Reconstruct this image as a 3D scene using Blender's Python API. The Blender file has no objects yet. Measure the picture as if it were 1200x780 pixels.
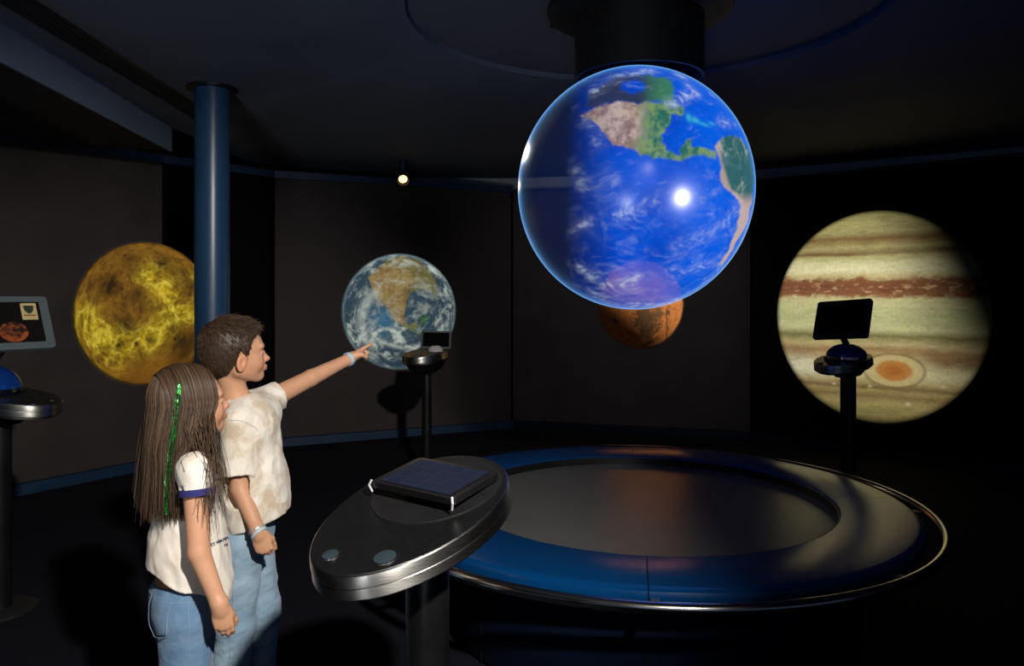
import bpy, math
import numpy as np
from mathutils import Vector, Matrix

scene = bpy.context.scene
COL = scene.collection
EYE, FPX, CX, HOR = 1.38, 900.0, 600.0, 345.0
V = lambda *a: np.array(a, dtype=np.float64)


def P(px, py, d):
    """where the photo's pixel lies at depth d (metres from the camera plane)"""
    return V((px - CX) / FPX * d, d, EYE - (py - HOR) / FPX * d)


def srgb(r, g, b):
    f = lambda c: c / 12.92 if c <= 0.04045 else ((c + 0.055) / 1.055) ** 2.4
    return tuple(f(x / 255.0) for x in (r, g, b))


def lin(a):
    a = np.asarray(a, float) / 255.0
    return np.where(a <= 0.04045, a / 12.92, ((a + 0.055) / 1.055) ** 2.4)


# ------------------------------------------------------------------ objects
def tag(o, label=None, cat=None, group=None, kind=None):
    if label: o['label'] = label
    if cat: o['category'] = cat
    if group: o['group'] = group
    if kind: o['kind'] = kind
    return o


def link(o, parent=None):
    COL.objects.link(o)
    if parent is not None:
        o.parent = parent
    return o


def empty(name, loc=(0, 0, 0), rz=0.0, label=None, cat=None, group=None, parent=None):
    o = bpy.data.objects.new(name, None)
    o.empty_display_size = 0.05
    o.location = Vector(loc)
    o.rotation_euler = (0, 0, rz)
    link(o, parent)
    return tag(o, label, cat, group)


def mesh_obj(name, verts, faces, mat=None, parent=None, smooth=True, loc=None, colors=None, auto=None):
    me = bpy.data.meshes.new(name)
    verts = np.asarray(verts, dtype=np.float32)
    if isinstance(faces, np.ndarray):
        n, k = faces.shape
        me.vertices.add(len(verts))
        me.vertices.foreach_set('co', verts.ravel())
        me.loops.add(n * k)
        me.loops.foreach_set('vertex_index', faces.astype(np.int32).ravel())
        me.polygons.add(n)
        me.polygons.foreach_set('loop_start', np.arange(0, n * k, k, dtype=np.int32))
        me.update(calc_edges=True)
        me.validate()
    else:
        me.from_pydata(verts.tolist(), [], faces)
        me.update()
    if smooth:
        me.polygons.foreach_set('use_smooth', np.ones(len(me.polygons), dtype=bool))
    if colors is not None:
        for nm, c in colors.items():
            at = me.color_attributes.new(nm, 'FLOAT_COLOR', 'POINT')
            c = np.asarray(c, dtype=np.float32)
            if c.shape[1] == 3:
                c = np.c_[c, np.ones(len(c), np.float32)]
            at.data.foreach_set('color', c.ravel())
    if mat: me.materials.append(mat)
    o = bpy.data.objects.new(name, me)
    if loc is not None: o.location = Vector(loc)
    link(o, parent)
    if auto:
        sharp_edges(me, auto)
    return o


def sharp_edges(me, deg):
    import bmesh
    bm = bmesh.new(); bm.from_mesh(me)
    a = math.radians(deg)
    for e in bm.edges:
        if len(e.link_faces) == 2 and e.calc_face_angle(0.0) > a:
            e.smooth = False
    bm.to_mesh(me); bm.free()


class MB:
    """collects simple shapes into one mesh"""
    def __init__(s): s.v = []; s.f = []
    def add(s, v, f):
        b = len(s.v)
        s.v += [tuple(map(float, p)) for p in v]
        s.f += [tuple(i + b for i in q) for q in f]
        return s
    def box(s, c, size, rz=0.0, M=None):
        hx, hy, hz = size[0] / 2, size[1] / 2, size[2] / 2
        vs = [V(x, y, z) for z in (-hz, hz) for x, y in ((-hx, -hy), (hx, -hy), (hx, hy), (-hx, hy))]
        if rz:
            ca, sa = math.cos(rz), math.sin(rz)
            vs = [V(p[0] * ca - p[1] * sa, p[0] * sa + p[1] * ca, p[2]) for p in vs]
        if M is not None: vs = [M @ p for p in vs]
        vs = [p + np.asarray(c, float) for p in vs]
        return s.add(vs, [(3, 2, 1, 0), (4, 5, 6, 7), (0, 1, 5, 4), (1, 2, 6, 5), (2, 3, 7, 6), (3, 0, 4, 7)])
    def lathe(s, prof, n=64, a0=0.0, a1=2 * math.pi, c=(0, 0), sx=1.0, sy=1.0, caps=True, closed_prof=False):
        full = abs(a1 - a0 - 2 * math.pi) < 1e-6
        m = n if full else n + 1
        k = len(prof)
        vs = []
        for i in range(m):
            a = a0 + (a1 - a0) * i / n
            for r, z in prof:
                vs.append((c[0] + r * math.cos(a) * sx, c[1] + r * math.sin(a) * sy, z))
        fs = []
        kk = k if closed_prof else k - 1
        for i in range(n):
            j = (i + 1) % m
            for q in range(kk):
                w = (q + 1) % k
                fs.append((i * k + q, j * k + q, j * k + w, i * k + w))
        if not full and closed_prof:
            fs.append(tuple(range(k))[::-1]); fs.append(tuple((m - 1) * k + q for q in range(k)))
        if full and not closed_prof and caps:
            if prof[0][0] > 1e-6: fs.append(tuple(i * k for i in range(m))[::-1])
            if prof[-1][0] > 1e-6: fs.append(tuple(i * k + k - 1 for i in range(m)))
        return s.add(vs, fs)
    def tube(s, pts, rad, n=10, caps=True):
        pts = [np.asarray(p, float) for p in pts]
        rr = rad if hasattr(rad, '__len__') else [rad] * len(pts)
        vs = []; fs = []
        up = V(0, 0, 1)
        t0 = pts[1] - pts[0]
        u = np.cross(t0, up)
        if np.linalg.norm(u) < 1e-5: u = np.cross(t0, V(1, 0, 0))
        u /= np.linalg.norm(u)
        for i, p in enumerate(pts):
            t = pts[min(i + 1, len(pts) - 1)] - pts[max(i - 1, 0)]
            t /= np.linalg.norm(t)
            u = u - t * (u @ t); u /= np.linalg.norm(u)
            w = np.cross(t, u)
            for k in range(n):
                a = 2 * math.pi * k / n
                vs.append(p + rr[i] * (math.cos(a) * u + math.sin(a) * w))
        for i in range(len(pts) - 1):
            for k in range(n):
                k2 = (k + 1) % n
                fs.append((i * n + k, i * n + k2, (i + 1) * n + k2, (i + 1) * n + k))
        if caps:
            fs.append(tuple(range(n))[::-1]); fs.append(tuple((len(pts) - 1) * n + k for k in range(n)))
        return s.add(vs, fs)
    def prism(s, poly, z0, z1):
        n = len(poly)
        vs = [(x, y, z0) for x, y in poly] + [(x, y, z1) for x, y in poly]
        fs = [tuple(range(n))[::-1], tuple(range(n, 2 * n))] + [(i, (i + 1) % n, n + (i + 1) % n, n + i) for i in range(n)]
        return s.add(vs, fs)
    def xform(s, M, t=(0, 0, 0)):
        s.v = [tuple(M @ np.asarray(p) + np.asarray(t)) for p in s.v]
        return s
    def build(s, name, mat=None, parent=None, smooth=True, auto=35, loc=None, bevel=None):
        import bmesh
        me = bpy.data.meshes.new(name)
        me.from_pydata(s.v, [], s.f)
        bm = bmesh.new(); bm.from_mesh(me)
        bmesh.ops.recalc_face_normals(bm, faces=bm.faces)
        a = math.radians(auto)
        for fc in bm.faces: fc.smooth = smooth
        if smooth:
            for e in bm.edges:
                if len(e.link_faces) == 2 and e.calc_face_angle(0.0) > a: e.smooth = False
        bm.to_mesh(me); bm.free()
        if mat: me.materials.append(mat)
        o = bpy.data.objects.new(name, me)
        if loc is not None: o.location = Vector(loc)
        link(o, parent)
        if bevel:
            m = o.modifiers.new('bevel', 'BEVEL'); m.width = bevel; m.segments = 3; m.limit_method = 'ANGLE'
            m.angle_limit = math.radians(40)
        return o


def struct(o):
    o['kind'] = 'structure'
    return o


# ------------------------------------------------------------------ materials
def new_mat(name):
    m = bpy.data.materials.new(name); m.use_nodes = True
    nt = m.node_tree
    return m, nt, nt.nodes['Principled BSDF'], nt.nodes['Material Output']


def setp(b, **k):
    names = dict(col='Base Color', rough='Roughness', metal='Metallic', spec='Specular IOR Level', sheen='Sheen Weight',
                 coat='Coat Weight', coatr='Coat Roughness', sss='Subsurface Weight', emit='Emission Color', es='Emission Strength',
                 aniso='Anisotropic')
    for a, v in k.items():
        if a in ('col', 'emit') and len(v) == 3: v = (*v, 1)
        b.inputs[names[a]].default_value = v


def mat(name, col, rough=0.5, metal=0.0, noise=0.12, scale=12.0, bump=0.0, bscale=80.0, stretch=None, **k):
    m, nt, b, out = new_mat(name)
    setp(b, col=col, rough=rough, metal=metal, **k)
    N = nt.nodes; L = nt.links
    tc = N.new('ShaderNodeTexCoord'); mp = N.new('ShaderNodeMapping')
    if stretch: mp.inputs['Scale'].default_value = stretch
    L.new(tc.outputs['Object'], mp.inputs['Vector'])
    if noise:
        n = N.new('ShaderNodeTexNoise'); n.inputs['Scale'].default_value = scale; n.inputs['Detail'].default_value = 4
        L.new(mp.outputs['Vector'], n.inputs['Vector'])
        r = N.new('ShaderNodeMapRange')
        r.inputs['From Min'].default_value = 0.3; r.inputs['From Max'].default_value = 0.7
        r.inputs['To Min'].default_value = 1 - noise; r.inputs['To Max'].default_value = 1 + noise
        L.new(n.outputs['Fac'], r.inputs['Value'])
        mx = N.new('ShaderNodeMix'); mx.data_type = 'RGBA'; mx.blend_type = 'MULTIPLY'; mx.inputs['Factor'].default_value = 1
        mx.inputs[6].default_value = (*col, 1)
        L.new(r.outputs['Result'], mx.inputs[7]); L.new(mx.outputs[2], b.inputs['Base Color'])
        r2 = N.new('ShaderNodeMath'); r2.operation = 'MULTIPLY'; r2.inputs[1].default_value = rough
        L.new(r.outputs['Result'], r2.inputs[0]); L.new(r2.outputs[0], b.inputs['Roughness'])
    if bump:
        n2 = N.new('ShaderNodeTexNoise'); n2.inputs['Scale'].default_value = bscale; n2.inputs['Detail'].default_value = 3
        L.new(mp.outputs['Vector'], n2.inputs['Vector'])
        bp = N.new('ShaderNodeBump'); bp.inputs['Strength'].default_value = bump; bp.inputs['Distance'].default_value = 0.01
        L.new(n2.outputs['Fac'], bp.inputs['Height']); L.new(bp.outputs['Normal'], b.inputs['Normal'])
    return m


def attr_mat(name, attr='Col', rough=0.8, spec=0.2, dscale=60.0, damt=0.15):
    m, nt, b, out = new_mat(name)
    setp(b, rough=rough, spec=spec)
    a = nt.nodes.new('ShaderNodeVertexColor'); a.layer_name = attr
    tc = nt.nodes.new('ShaderNodeTexCoord')
    n = nt.nodes.new('ShaderNodeTexNoise'); n.inputs['Scale'].default_value = dscale; n.inputs['Detail'].default_value = 5
    nt.links.new(tc.outputs['Object'], n.inputs['Vector'])
    r = nt.nodes.new('ShaderNodeMapRange')
    r.inputs['From Min'].default_value = 0.3; r.inputs['From Max'].default_value = 0.7
    r.inputs['To Min'].default_value = 1 - damt; r.inputs['To Max'].default_value = 1 + damt
    nt.links.new(n.outputs['Fac'], r.inputs['Value'])
    mx = nt.nodes.new('ShaderNodeMix'); mx.data_type = 'RGBA'; mx.blend_type = 'MULTIPLY'; mx.inputs['Factor'].default_value = 1
    nt.links.new(a.outputs['Color'], mx.inputs[6]); nt.links.new(r.outputs['Result'], mx.inputs[7])
    nt.links.new(mx.outputs[2], b.inputs['Base Color'])
    return m


def emis_mat(name, col, strength):
    m, nt, b, out = new_mat(name)
    setp(b, col=(0.01, 0.01, 0.01), rough=0.3, emit=col, es=strength)
    return m


M_WALL = mat('charcoal_fabric', (0.050, 0.041, 0.040), 0.75, noise=0.18, scale=3, bump=0.25, bscale=260, spec=0.25)
M_FELT_SHADE = mat('black_felt_and_shade', (0.003, 0.0028, 0.0028), 0.9, noise=0.2, spec=0.1)  # panel joints; also stands in for shade on the alcove and soffit end
M_GREYWALL = mat('grey_plaster', (0.42, 0.45, 0.45), 0.8, noise=0.1)
M_RAIL = mat('blue_painted_trim', (0.010, 0.035, 0.085), 0.45, noise=0.1)
M_FLOOR = mat('dark_blue_carpet', (0.0095, 0.0105, 0.0165), 0.95, noise=0.35, scale=180, bump=0.5, bscale=900, spec=0.1)
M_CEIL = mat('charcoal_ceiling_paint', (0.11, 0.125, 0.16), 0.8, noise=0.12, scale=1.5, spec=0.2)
M_DOME = mat('recess_paint', (0.10, 0.10, 0.11), 0.7, noise=0.08)
M_BEAM = mat('slate_blue_paint', (0.19, 0.25, 0.35), 0.7, noise=0.08)
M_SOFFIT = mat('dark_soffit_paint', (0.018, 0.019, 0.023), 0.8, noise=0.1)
M_BLACK = mat('black_plastic', (0.005, 0.005, 0.006), 0.4, noise=0.1)
M_MATTE = mat('matte_black_metal', (0.006, 0.006, 0.007), 0.6, noise=0.1)
M_PILLAR = mat('blue_pillar_paint', (0.016, 0.055, 0.12), 0.32, noise=0.05, spec=0.5)
M_BLUE = mat('blue_laminate', (0.0008, 0.042, 0.150), 0.22, noise=0.05, scale=5, spec=0.4)
M_NAVY = mat('navy_panel', (0.003, 0.006, 0.020), 0.45, noise=0.1, spec=0.3)
M_STEEL = mat('brushed_steel', (0.48, 0.47, 0.44), 0.40, 1.0, noise=0.10, scale=30, stretch=(1, 1, 25))
setp(M_STEEL.node_tree.nodes['Principled BSDF'], aniso=.8)
_tg = M_STEEL.node_tree.nodes.new('ShaderNodeTangent'); _tg.direction_type = 'RADIAL'; _tg.axis = 'Z'
M_STEEL.node_tree.nodes['Principled BSDF'].inputs['Anisotropic Rotation'].default_value = .25
M_STEEL.node_tree.links.new(_tg.outputs[0], M_STEEL.node_tree.nodes['Principled BSDF'].inputs['Tangent'])
M_CHROME = mat('polished_steel', (0.55, 0.53, 0.50), 0.16, 1.0, noise=0.05)
M_DKSTEEL = mat('dark_brushed_steel', (0.17, 0.17, 0.175), 0.38, 1.0, noise=0.15, scale=40, stretch=(2, 30, 2))
M_TABLE = mat('satin_grey_projection_top', (0.105, 0.105, 0.098), 0.30, 0.0, noise=0.06, scale=4, spec=0.55)
M_COLUMN = mat('dark_column_metal', (0.035, 0.036, 0.04), 0.35, 0.85, noise=0.12)
M_BLUEDOME = mat('glossy_blue_dome', (0.004, 0.035, 0.20), 0.18, noise=0.05, coat=0.4)
M_GREYFRAME = mat('grey_tablet_frame', (0.085, 0.105, 0.115), 0.45, noise=0.05)
M_GLASSBTN = mat('frosted_button_glass', (0.035, 0.055, 0.068), 0.08, noise=0.1, coat=1.0)
M_WHITEPL = mat('white_plastic', (0.55, 0.54, 0.52), 0.35, noise=0.05)

# ------------------------------------------------------------------ numpy noise
_rng = np.random.default_rng(7)
_perm = _rng.permutation(256).astype(np.int32); _perm = np.concatenate([_perm, _perm, _perm])
_grad = _rng.normal(size=(256, 3)); _grad /= np.linalg.norm(_grad, axis=1)[:, None]


def perlin(x, y, z):
    x, y, z = np.broadcast_arrays(np.asarray(x, float), np.asarray(y, float), np.asarray(z, float))
    xi = np.floor(x).astype(np.int32); yi = np.floor(y).astype(np.int32); zi = np.floor(z).astype(np.int32)
    xf = x - xi; yf = y - yi; zf = z - zi
    fu = lambda t: t * t * t * (t * (t * 6 - 15) + 10)
    u, v, w = fu(xf), fu(yf), fu(zf)
    def g(i, j, k):
        h = _perm[_perm[_perm[(xi + i) & 255] + ((yi + j) & 255)] + ((zi + k) & 255)]
        G = _grad[h]
        return G[..., 0] * (xf - i) + G[..., 1] * (yf - j) + G[..., 2] * (zf - k)
    lp = lambda a, b, t: a + t * (b - a)
    return lp(lp(lp(g(0, 0, 0), g(1, 0, 0), u), lp(g(0, 1, 0), g(1, 1, 0), u), v),
              lp(lp(g(0, 0, 1), g(1, 0, 1), u), lp(g(0, 1, 1), g(1, 1, 1), u), v), w)


def fbm(x, y, z, oct=5, gain=0.5, ridged=False):
    s = 0.0; a = 1.0; t = 0.0
    for i in range(oct):
        n = perlin(x * 2 ** i + 17.3 * i, y * 2 ** i - 9.1 * i, z * 2 ** i + 4.7 * i)
        if ridged: n = 1 - 2.6 * np.abs(n)
        s = s + a * n; t += a; a *= gain
    return s / t


def sstep(a, b, x):
    t = np.clip((x - a) / (b - a), 0, 1)
    return t * t * (3 - 2 * t)


def mixc(a, b, t):
    return a * (1 - t[:, None]) + b * t[:, None]


def in_poly(u, v, poly):
    poly = np.asarray(poly, float)
    ins = np.zeros(u.shape, bool)
    j = len(poly) - 1
    for i in range(len(poly)):
        xi, yi = poly[i]; xj, yj = poly[j]
        c = ((yi > v) != (yj > v)) & (u < (xj - xi) * (v - yi) / (yj - yi + 1e-12) + xi)
        ins ^= c; j = i
    return ins


def soft_poly(u, v, poly, w=0.012, jag=0.02, seed=0.0):
    """0..1 cover of a polygon with a rough, slightly soft edge"""
    du = u + jag * fbm(u * 9 + seed, v * 9, 3.1 + seed, 4)
    dv = v + jag * fbm(u * 9 + 31 + seed, v * 9, 8.7, 4)
    ins = in_poly(du, dv, poly)
    poly = np.asarray(poly, float)
    d = np.full(u.shape, 9.0)
    for i in range(len(poly)):
        a = poly[i]; b = poly[(i + 1) % len(poly)]
        ab = b - a
        t = np.clip(((du - a[0]) * ab[0] + (dv - a[1]) * ab[1]) / (ab @ ab + 1e-12), 0, 1)
        d = np.minimum(d, np.hypot(du - a[0] - t * ab[0], dv - a[1] - t * ab[1]))
    return sstep(-w, w, np.where(ins, d, -d))


# ------------------------------------------------------------------ camera
cam = bpy.data.cameras.new('camera'); cam.sensor_width = 36.0; cam.lens = 27.0
cam.shift_y = -45.0 / 1200.0
cam.clip_start = 0.02
camo = bpy.data.objects.new('camera', cam); COL.objects.link(camo)
camo.location = (0, 0, EYE); camo.rotation_euler = (math.pi / 2, 0, 0)
scene.camera = camo

# ------------------------------------------------------------------ room shell
CEIL, PANEL = 2.62, 2.44
TC = V(0.583, 3.41)          # centre of the round display and of the ceiling opening

WL = [V(-6.6, -2.4), V(-5.35, 2.35), V(-3.48, 5.22), V(-2.83, 6.21)]
WALC = [V(-2.83, 6.21), V(-2.17, 6.98)]
WCL = [V(-2.17, 6.98), V(0.0, 8.01)]
WCR = [V(0.0, 8.01), V(2.29, 7.35)]
WR = [V(2.29, 7.35), V(3.92, 5.89), V(5.6, 3.6), V(6.4, -.5)]


def strip(pts, z0, z1, th):
    """wall strip of thickness th behind the line (away from the room's centre)"""
    m = MB()
    pts = [np.asarray(p) for p in pts]
    nrm = []
    for a, b in zip(pts[:-1], pts[1:]):
        t = (b - a) / np.linalg.norm(b - a); nn = V(-t[1], t[0])
        if nn @ (0.5 * (a + b) - TC) < 0: nn = -nn
        nrm.append(nn)
    off = []
    for i in range(len(pts)):
        ns = nrm[max(i - 1, 0):i + 1] if i > 0 else nrm[:1]
        if i == len(pts) - 1: ns = nrm[-1:]
        a = sum(ns) / len(ns); off.append(a / (a @ a) if len(ns) > 1 else a)
    poly = [p for p in pts] + [p + th * o for p, o in zip(pts[::-1], off[::-1])]
    m.prism([tuple(p) for p in poly], z0, z1)
    return m


def wall(name, pts, z0, z1, th, m):
    return struct(strip(pts, z0, z1, th).build(name, m, smooth=False))


wall('wall_left', WL, 0, PANEL, 0.06, M_WALL)
wall('wall_alcove', [WALC[0] + V(-.02, .03), WALC[1] + V(-.02, .03)], 0, PANEL, 0.05, M_FELT_SHADE)  # black felt stands in for the dark of this unlit stretch
wall('wall_centre', WCL, 0, PANEL, 0.06, M_WALL)
wall('wall_back', [WCR[0] + V(.004, 0), WCR[1]], 0, PANEL, 0.06, mat('back_fabric', (0.065, 0.056, 0.055), 0.8, noise=0.18, scale=3, bump=0.25, bscale=260, spec=0.2))
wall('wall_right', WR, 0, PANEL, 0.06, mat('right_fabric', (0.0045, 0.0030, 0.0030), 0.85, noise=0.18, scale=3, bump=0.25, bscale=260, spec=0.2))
wall('wall_rear', [V(-5.6, 2.6), V(-3.2, 6.9), V(-2.4, 8.15), V(0, 8.2), V(2.42, 7.66), V(4.3, 6.45), V(5.9, 4.3)], 0, CEIL + .05, 0.06, M_GREYWALL)
line = WL + [WALC[1], WCL[1]] + WR
inn = lambda pts, d: [p + (TC - p) / np.linalg.norm(TC - p) * d for p in pts]
struct(strip(inn(line[:6], .035), PANEL, PANEL + .065, .11).build('trim_1', M_RAIL, smooth=False))
struct(strip(inn(line[5:], .02), PANEL, PANEL + .03, .09).build('trim_2', M_MATTE, smooth=False))
struct(strip(inn(line[:6], .06), 0.0, .075, .06).build('baseboard_left', M_RAIL, smooth=False))
struct(strip(inn(line[5:], .06), 0.0, .075, .06).build('baseboard_right', mat('dim_blue_trim', (0.006, 0.010, 0.026), 0.4), smooth=False))
# thin joints between the fabric panels
for i, p in enumerate((WCL[0], WCL[1], WR[0])):
    q = p + (TC - p) / np.linalg.norm(TC - p) * .008
    struct(MB().box((q[0], q[1], PANEL / 2), (.02, .02, PANEL), rz=math.atan2(*(TC - p)[::-1])).build('trim_%d' % (i + 3), M_FELT_SHADE, smooth=False))

struct(MB().box((0.0, 3.2, -.05), (14, 13, .1)).build('floor', M_FLOOR, smooth=False))

# ceiling with its round opening
def ring_plate(c, r, x0, x1, y0, y1, z0, z1, n=240):
    vs = []; fs = []
    for i in range(n):
        a = 2 * math.pi * i / n; ca, sa = math.cos(a), math.sin(a)
        ts = []
        if ca > 1e-9: ts.append((x1 - c[0]) / ca)
        if ca < -1e-9: ts.append((x0 - c[0]) / ca)
        if sa > 1e-9: ts.append((y1 - c[1]) / sa)
        if sa < -1e-9: ts.append((y0 - c[1]) / sa)
        t = min(ts)
        for z in (z0, z1):
            vs.append((c[0] + r * ca, c[1] + r * sa, z)); vs.append((c[0] + t * ca, c[1] + t * sa, z))
    for i in range(n):
        j = (i + 1) % n
        a, b = 4 * i, 4 * j
        fs += [(a, b, b + 1, a + 1), (a + 2, a + 3, b + 3, b + 2), (a, a + 2, b + 2, b), (a + 1, b + 1, b + 3, a + 3)]
    return MB().add(vs, fs)

struct(ring_plate(TC, 1.05, -2.75, 6.0, -2.6, 8.6, CEIL, CEIL + .06).build('ceiling', M_CEIL, auto=30))
struct(MB().lathe([(1.05, CEIL + .03), (1.06, CEIL + .30), (0.9, CEIL + .36), (0.0, CEIL + .38)], 128, c=tuple(TC)).build('ceiling_recess', M_DOME, auto=50))
# lowered soffit with the pale face along the left side
def soffit(poly, name, m, z0=2.455):
    return struct(MB().prism(poly, z0, CEIL + .05).build(name, m, smooth=False))
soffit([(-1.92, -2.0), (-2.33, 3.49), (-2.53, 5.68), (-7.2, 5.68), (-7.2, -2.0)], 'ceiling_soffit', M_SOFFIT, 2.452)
soffit([(-2.53, 5.69), (-2.40, 8.3), (-7.0, 8.3), (-7.0, 5.69)], 'ceiling_soffit_end', M_FELT_SHADE, 2.51)  # black material stands in for the shadow on this soffit face
b = MB().prism([(-1.905, -2.0), (-2.315, 3.49), (-2.515, 5.68), (-2.53, 5.68), (-2.33, 3.49), (-1.92, -2.0)], 2.435, CEIL)
struct(b.build('beam', M_BEAM, smooth=False))


# slot vents
def vent(name, a, b_, n, gap, z, label):
    root = empty(name, (0, 0, 0), label=label, cat='vent')
    a = V(*a); b_ = V(*b_); t = (b_ - a) / np.linalg.norm(b_ - a); nn = V(-t[1], t[0])
    ln = np.linalg.norm(b_ - a); c = (a + b_) / 2; ang = math.atan2(t[1], t[0])
    MB().box((c[0], c[1], z - .002), (ln, n * gap + .03, .004), rz=ang).build('backing', M_BLACK, root, smooth=False)
    for i in range(n):
        q = c + nn * (i - (n - 1) / 2) * gap
        MB().box((q[0], q[1], z - .008), (ln, gap * .35, .012), rz=ang).build('slat', M_SOFFIT, root, smooth=False)
    return root
vent('slot_vent', (-2.03, 1.2), (-2.16, 5.6), 6, .024, CEIL - .001, 'long slotted air vent running along the dark ceiling toward the blue pillar')
vent('slot_vent', (-2.72, 3.2), (-3.15, 5.55), 6, .03, 2.450, 'slotted air vent in the lowered ceiling strip above the left wall')

# blue pillar
pr = empty('pillar', (-1.80, 4.61, 0), label='round blue floor-to-ceiling pillar behind the boy', cat='pillar')
MB().lathe([(.10, .0), (.10, CEIL - .012)], 64).build('shaft', M_PILLAR, pr, auto=50)
MB().lathe([(.0, CEIL - .014), (.145, CEIL - .014), (.145, CEIL + .002), (0, CEIL + .002)], 48).build('ceiling_collar', M_BLACK, pr, auto=40)
MB().lathe([(.0, .0), (.125, .0), (.125, .012), (.103, .02), (0, .02)], 48).build('floor_collar', M_BLACK, pr, auto=40)

# ------------------------------------------------------------------ planet murals
def disc_grid(nr, ns):
    r = np.linspace(0, 1, nr + 1)[1:]
    a = np.linspace(0, 2 * np.pi, ns, endpoint=False)
    R, A = np.meshgrid(r, a, indexing='ij')
    u = np.r_[0, (R * np.cos(A)).ravel()]; v = np.r_[0, (R * np.sin(A)).ravel()]
    idx = 1 + np.arange(nr * ns).reshape(nr, ns)
    q = np.stack([idx[:-1], np.roll(idx[:-1], -1, 1), np.roll(idx[1:], -1, 1), idx[1:]], -1).reshape(-1, 4)
    tri = [(0, 1 + i, 1 + (i + 1) % ns) for i in range(ns)]
    return u, v, q, tri, idx[-1]


def mural(name, label, px, py, rpx, rpy, seg, colf, nr, ns, m):
    a, b_ = seg
    t = (b_ - a) / np.linalg.norm(b_ - a); nn = V(-t[1], t[0])
    if nn @ (TC - a) < 0: nn = -nn
    def hit(x):
        d = V((x - CX) / FPX, 1.0)
        A = np.array([[d[0], -t[0]], [d[1], -t[1]]])
        s = np.linalg.solve(A, a)
        return s[0], d * s[0]
    y0, c = hit(px); y1, c1 = hit(px - rpx); y2, c2 = hit(px + rpx)
    hw = np.linalg.norm(c2 - c1) / 2; cm = (c1 + c2) / 2
    hh = rpy * y0 / FPX; cz = EYE - (py - HOR) / FPX * y0
    ex = t if t[0] > 0 else -t
    u, v, q, tri, rim = disc_grid(nr, ns)
    col = colf(u, v) * .25
    n = len(u)
    def vs(off):
        return np.c_[(ex[0] * u * hw + nn[0] * off), (ex[1] * u * hw + nn[1] * off), -v * hh]
    # a thin printed panel: face plus rim
    front = vs(.006); back = vs(.0015)[rim]
    verts = np.r_[front, back]
    faces = [tuple(x) for x in q.tolist()] + tri
    k = len(rim)
    faces += [(int(rim[i]), n + i, n + (i + 1) % k, int(rim[(i + 1) % k])) for i in range(k)]
    o = mesh_obj(name, verts, faces, m, None, loc=(cm[0], cm[1], cz), colors={'Col': np.r_[col, col[rim]]})
    tag(o, label, 'wall picture', 'planet pictures on the dark walls')
    return o, V(cm[0], cm[1], cz), V(nn[0], nn[1], 0), max(hw, hh)


def sph(u, v):
    return np.sqrt(np.clip(1 - u * u - v * v, 0.0, 1))


def venus(u, v):
    z = sph(u, v)
    w1 = fbm(u * 2, v * 2, z * 2, 4); w2 = fbm(u * 2 + 9, v * 2, z * 2 + 5, 4)
    x, y = u + .22 * w1, v + .22 * w2
    base = fbm(x * 3.0, y * 3.0, z * 3, 6, .6)
    fine = fbm(x * 11, y * 11, z * 11, 5, .65)
    rid = fbm(x * 4.2, y * 4.2, z * 4.2, 6, .6, ridged=True)
    c = mixc(np.tile(lin([92, 62, 22]), (len(u), 1)), lin([150, 106, 32])[None], sstep(-.25, .3, base + .8 * fine))
    c = c * .82
    # veined bright highlands: a band sweeping along the lower left and up the right
    def band(pts, w):
        d = np.full(u.shape, 9.0)
        for a, b_ in zip(pts[:-1], pts[1:]):
            a = np.array(a); b_ = np.array(b_); ab = b_ - a
            t = np.clip(((x - a[0]) * ab[0] + (y - a[1]) * ab[1]) / (ab @ ab), 0, 1)
            d = np.minimum(d, np.hypot(x - a[0] - t * ab[0], y - a[1] - t * ab[1]))
        return np.exp(-(d / w) ** 2)
    bnd = band([(-.85, .05), (-.7, .28), (-.45, .45), (-.2, .42), (.1, .32), (.3, .12), (.38, -.12), (.2, -.38), (.05, -.55)], .20)
    bnd = np.maximum(bnd, .9 * band([(.3, .1), (.6, .02), (.85, .05)], .18))
    bnd = np.maximum(bnd, .8 * band([(-.55, .6), (-.4, .7)], .14))
    bnd = np.maximum(bnd, .55 * band([(.75, -.5), (.8, .3)], .14))
    vein = bnd * (.18 + .95 * sstep(.25, .8, rid)) * (.8 + 1.5 * fine)
    c = mixc(c, np.tile(lin([196, 170, 36]), (len(u), 1)), np.clip(vein, 0, 1))
    c = mixc(c, np.tile(lin([232, 214, 90]), (len(u), 1)), np.clip(bnd * sstep(.62, .95, rid) * .8, 0, 1))
    # dark patches
    dark = np.zeros_like(u)
    for a, b_, r, s in ((-.52, -.38, .13, .8), (.18, -.74, .12, .6), (.66, -.4, .11, .5), (-.15, -.32, .09, .4), (-.35, .14, .12, .45),
                        (.45, .5, .22, .6), (.25, .1, .08, .4), (-.42, .46, .07, .6), (-.2, .44, .05, .6), (.04, .38, .05, .6), (-.5, .66, .05, .5), (-.1, -.1, .1, .2), (-.3, -.75, .2, .35)):
        dark = np.maximum(dark, s * 1.7 * np.exp(-((x - a) ** 2 + (y - b_) ** 2) / r ** 2) * (.75 + 2.2 * fine))
    speck = sstep(.08, .35, fine) * .55 * (1 - .8 * bnd)
    c = mixc(c, np.tile(lin([38, 27, 12]), (len(u), 1)), np.clip(dark + speck, 0, .95))
    low = sstep(.45, .8, v) * sstep(.9, .2, np.abs(u)) * .7
    c = mixc(c, np.tile(lin([140, 92, 26]), (len(u), 1)), np.clip(low * .8, 0, 1))
    return np.clip(c, 0, 1)


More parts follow.
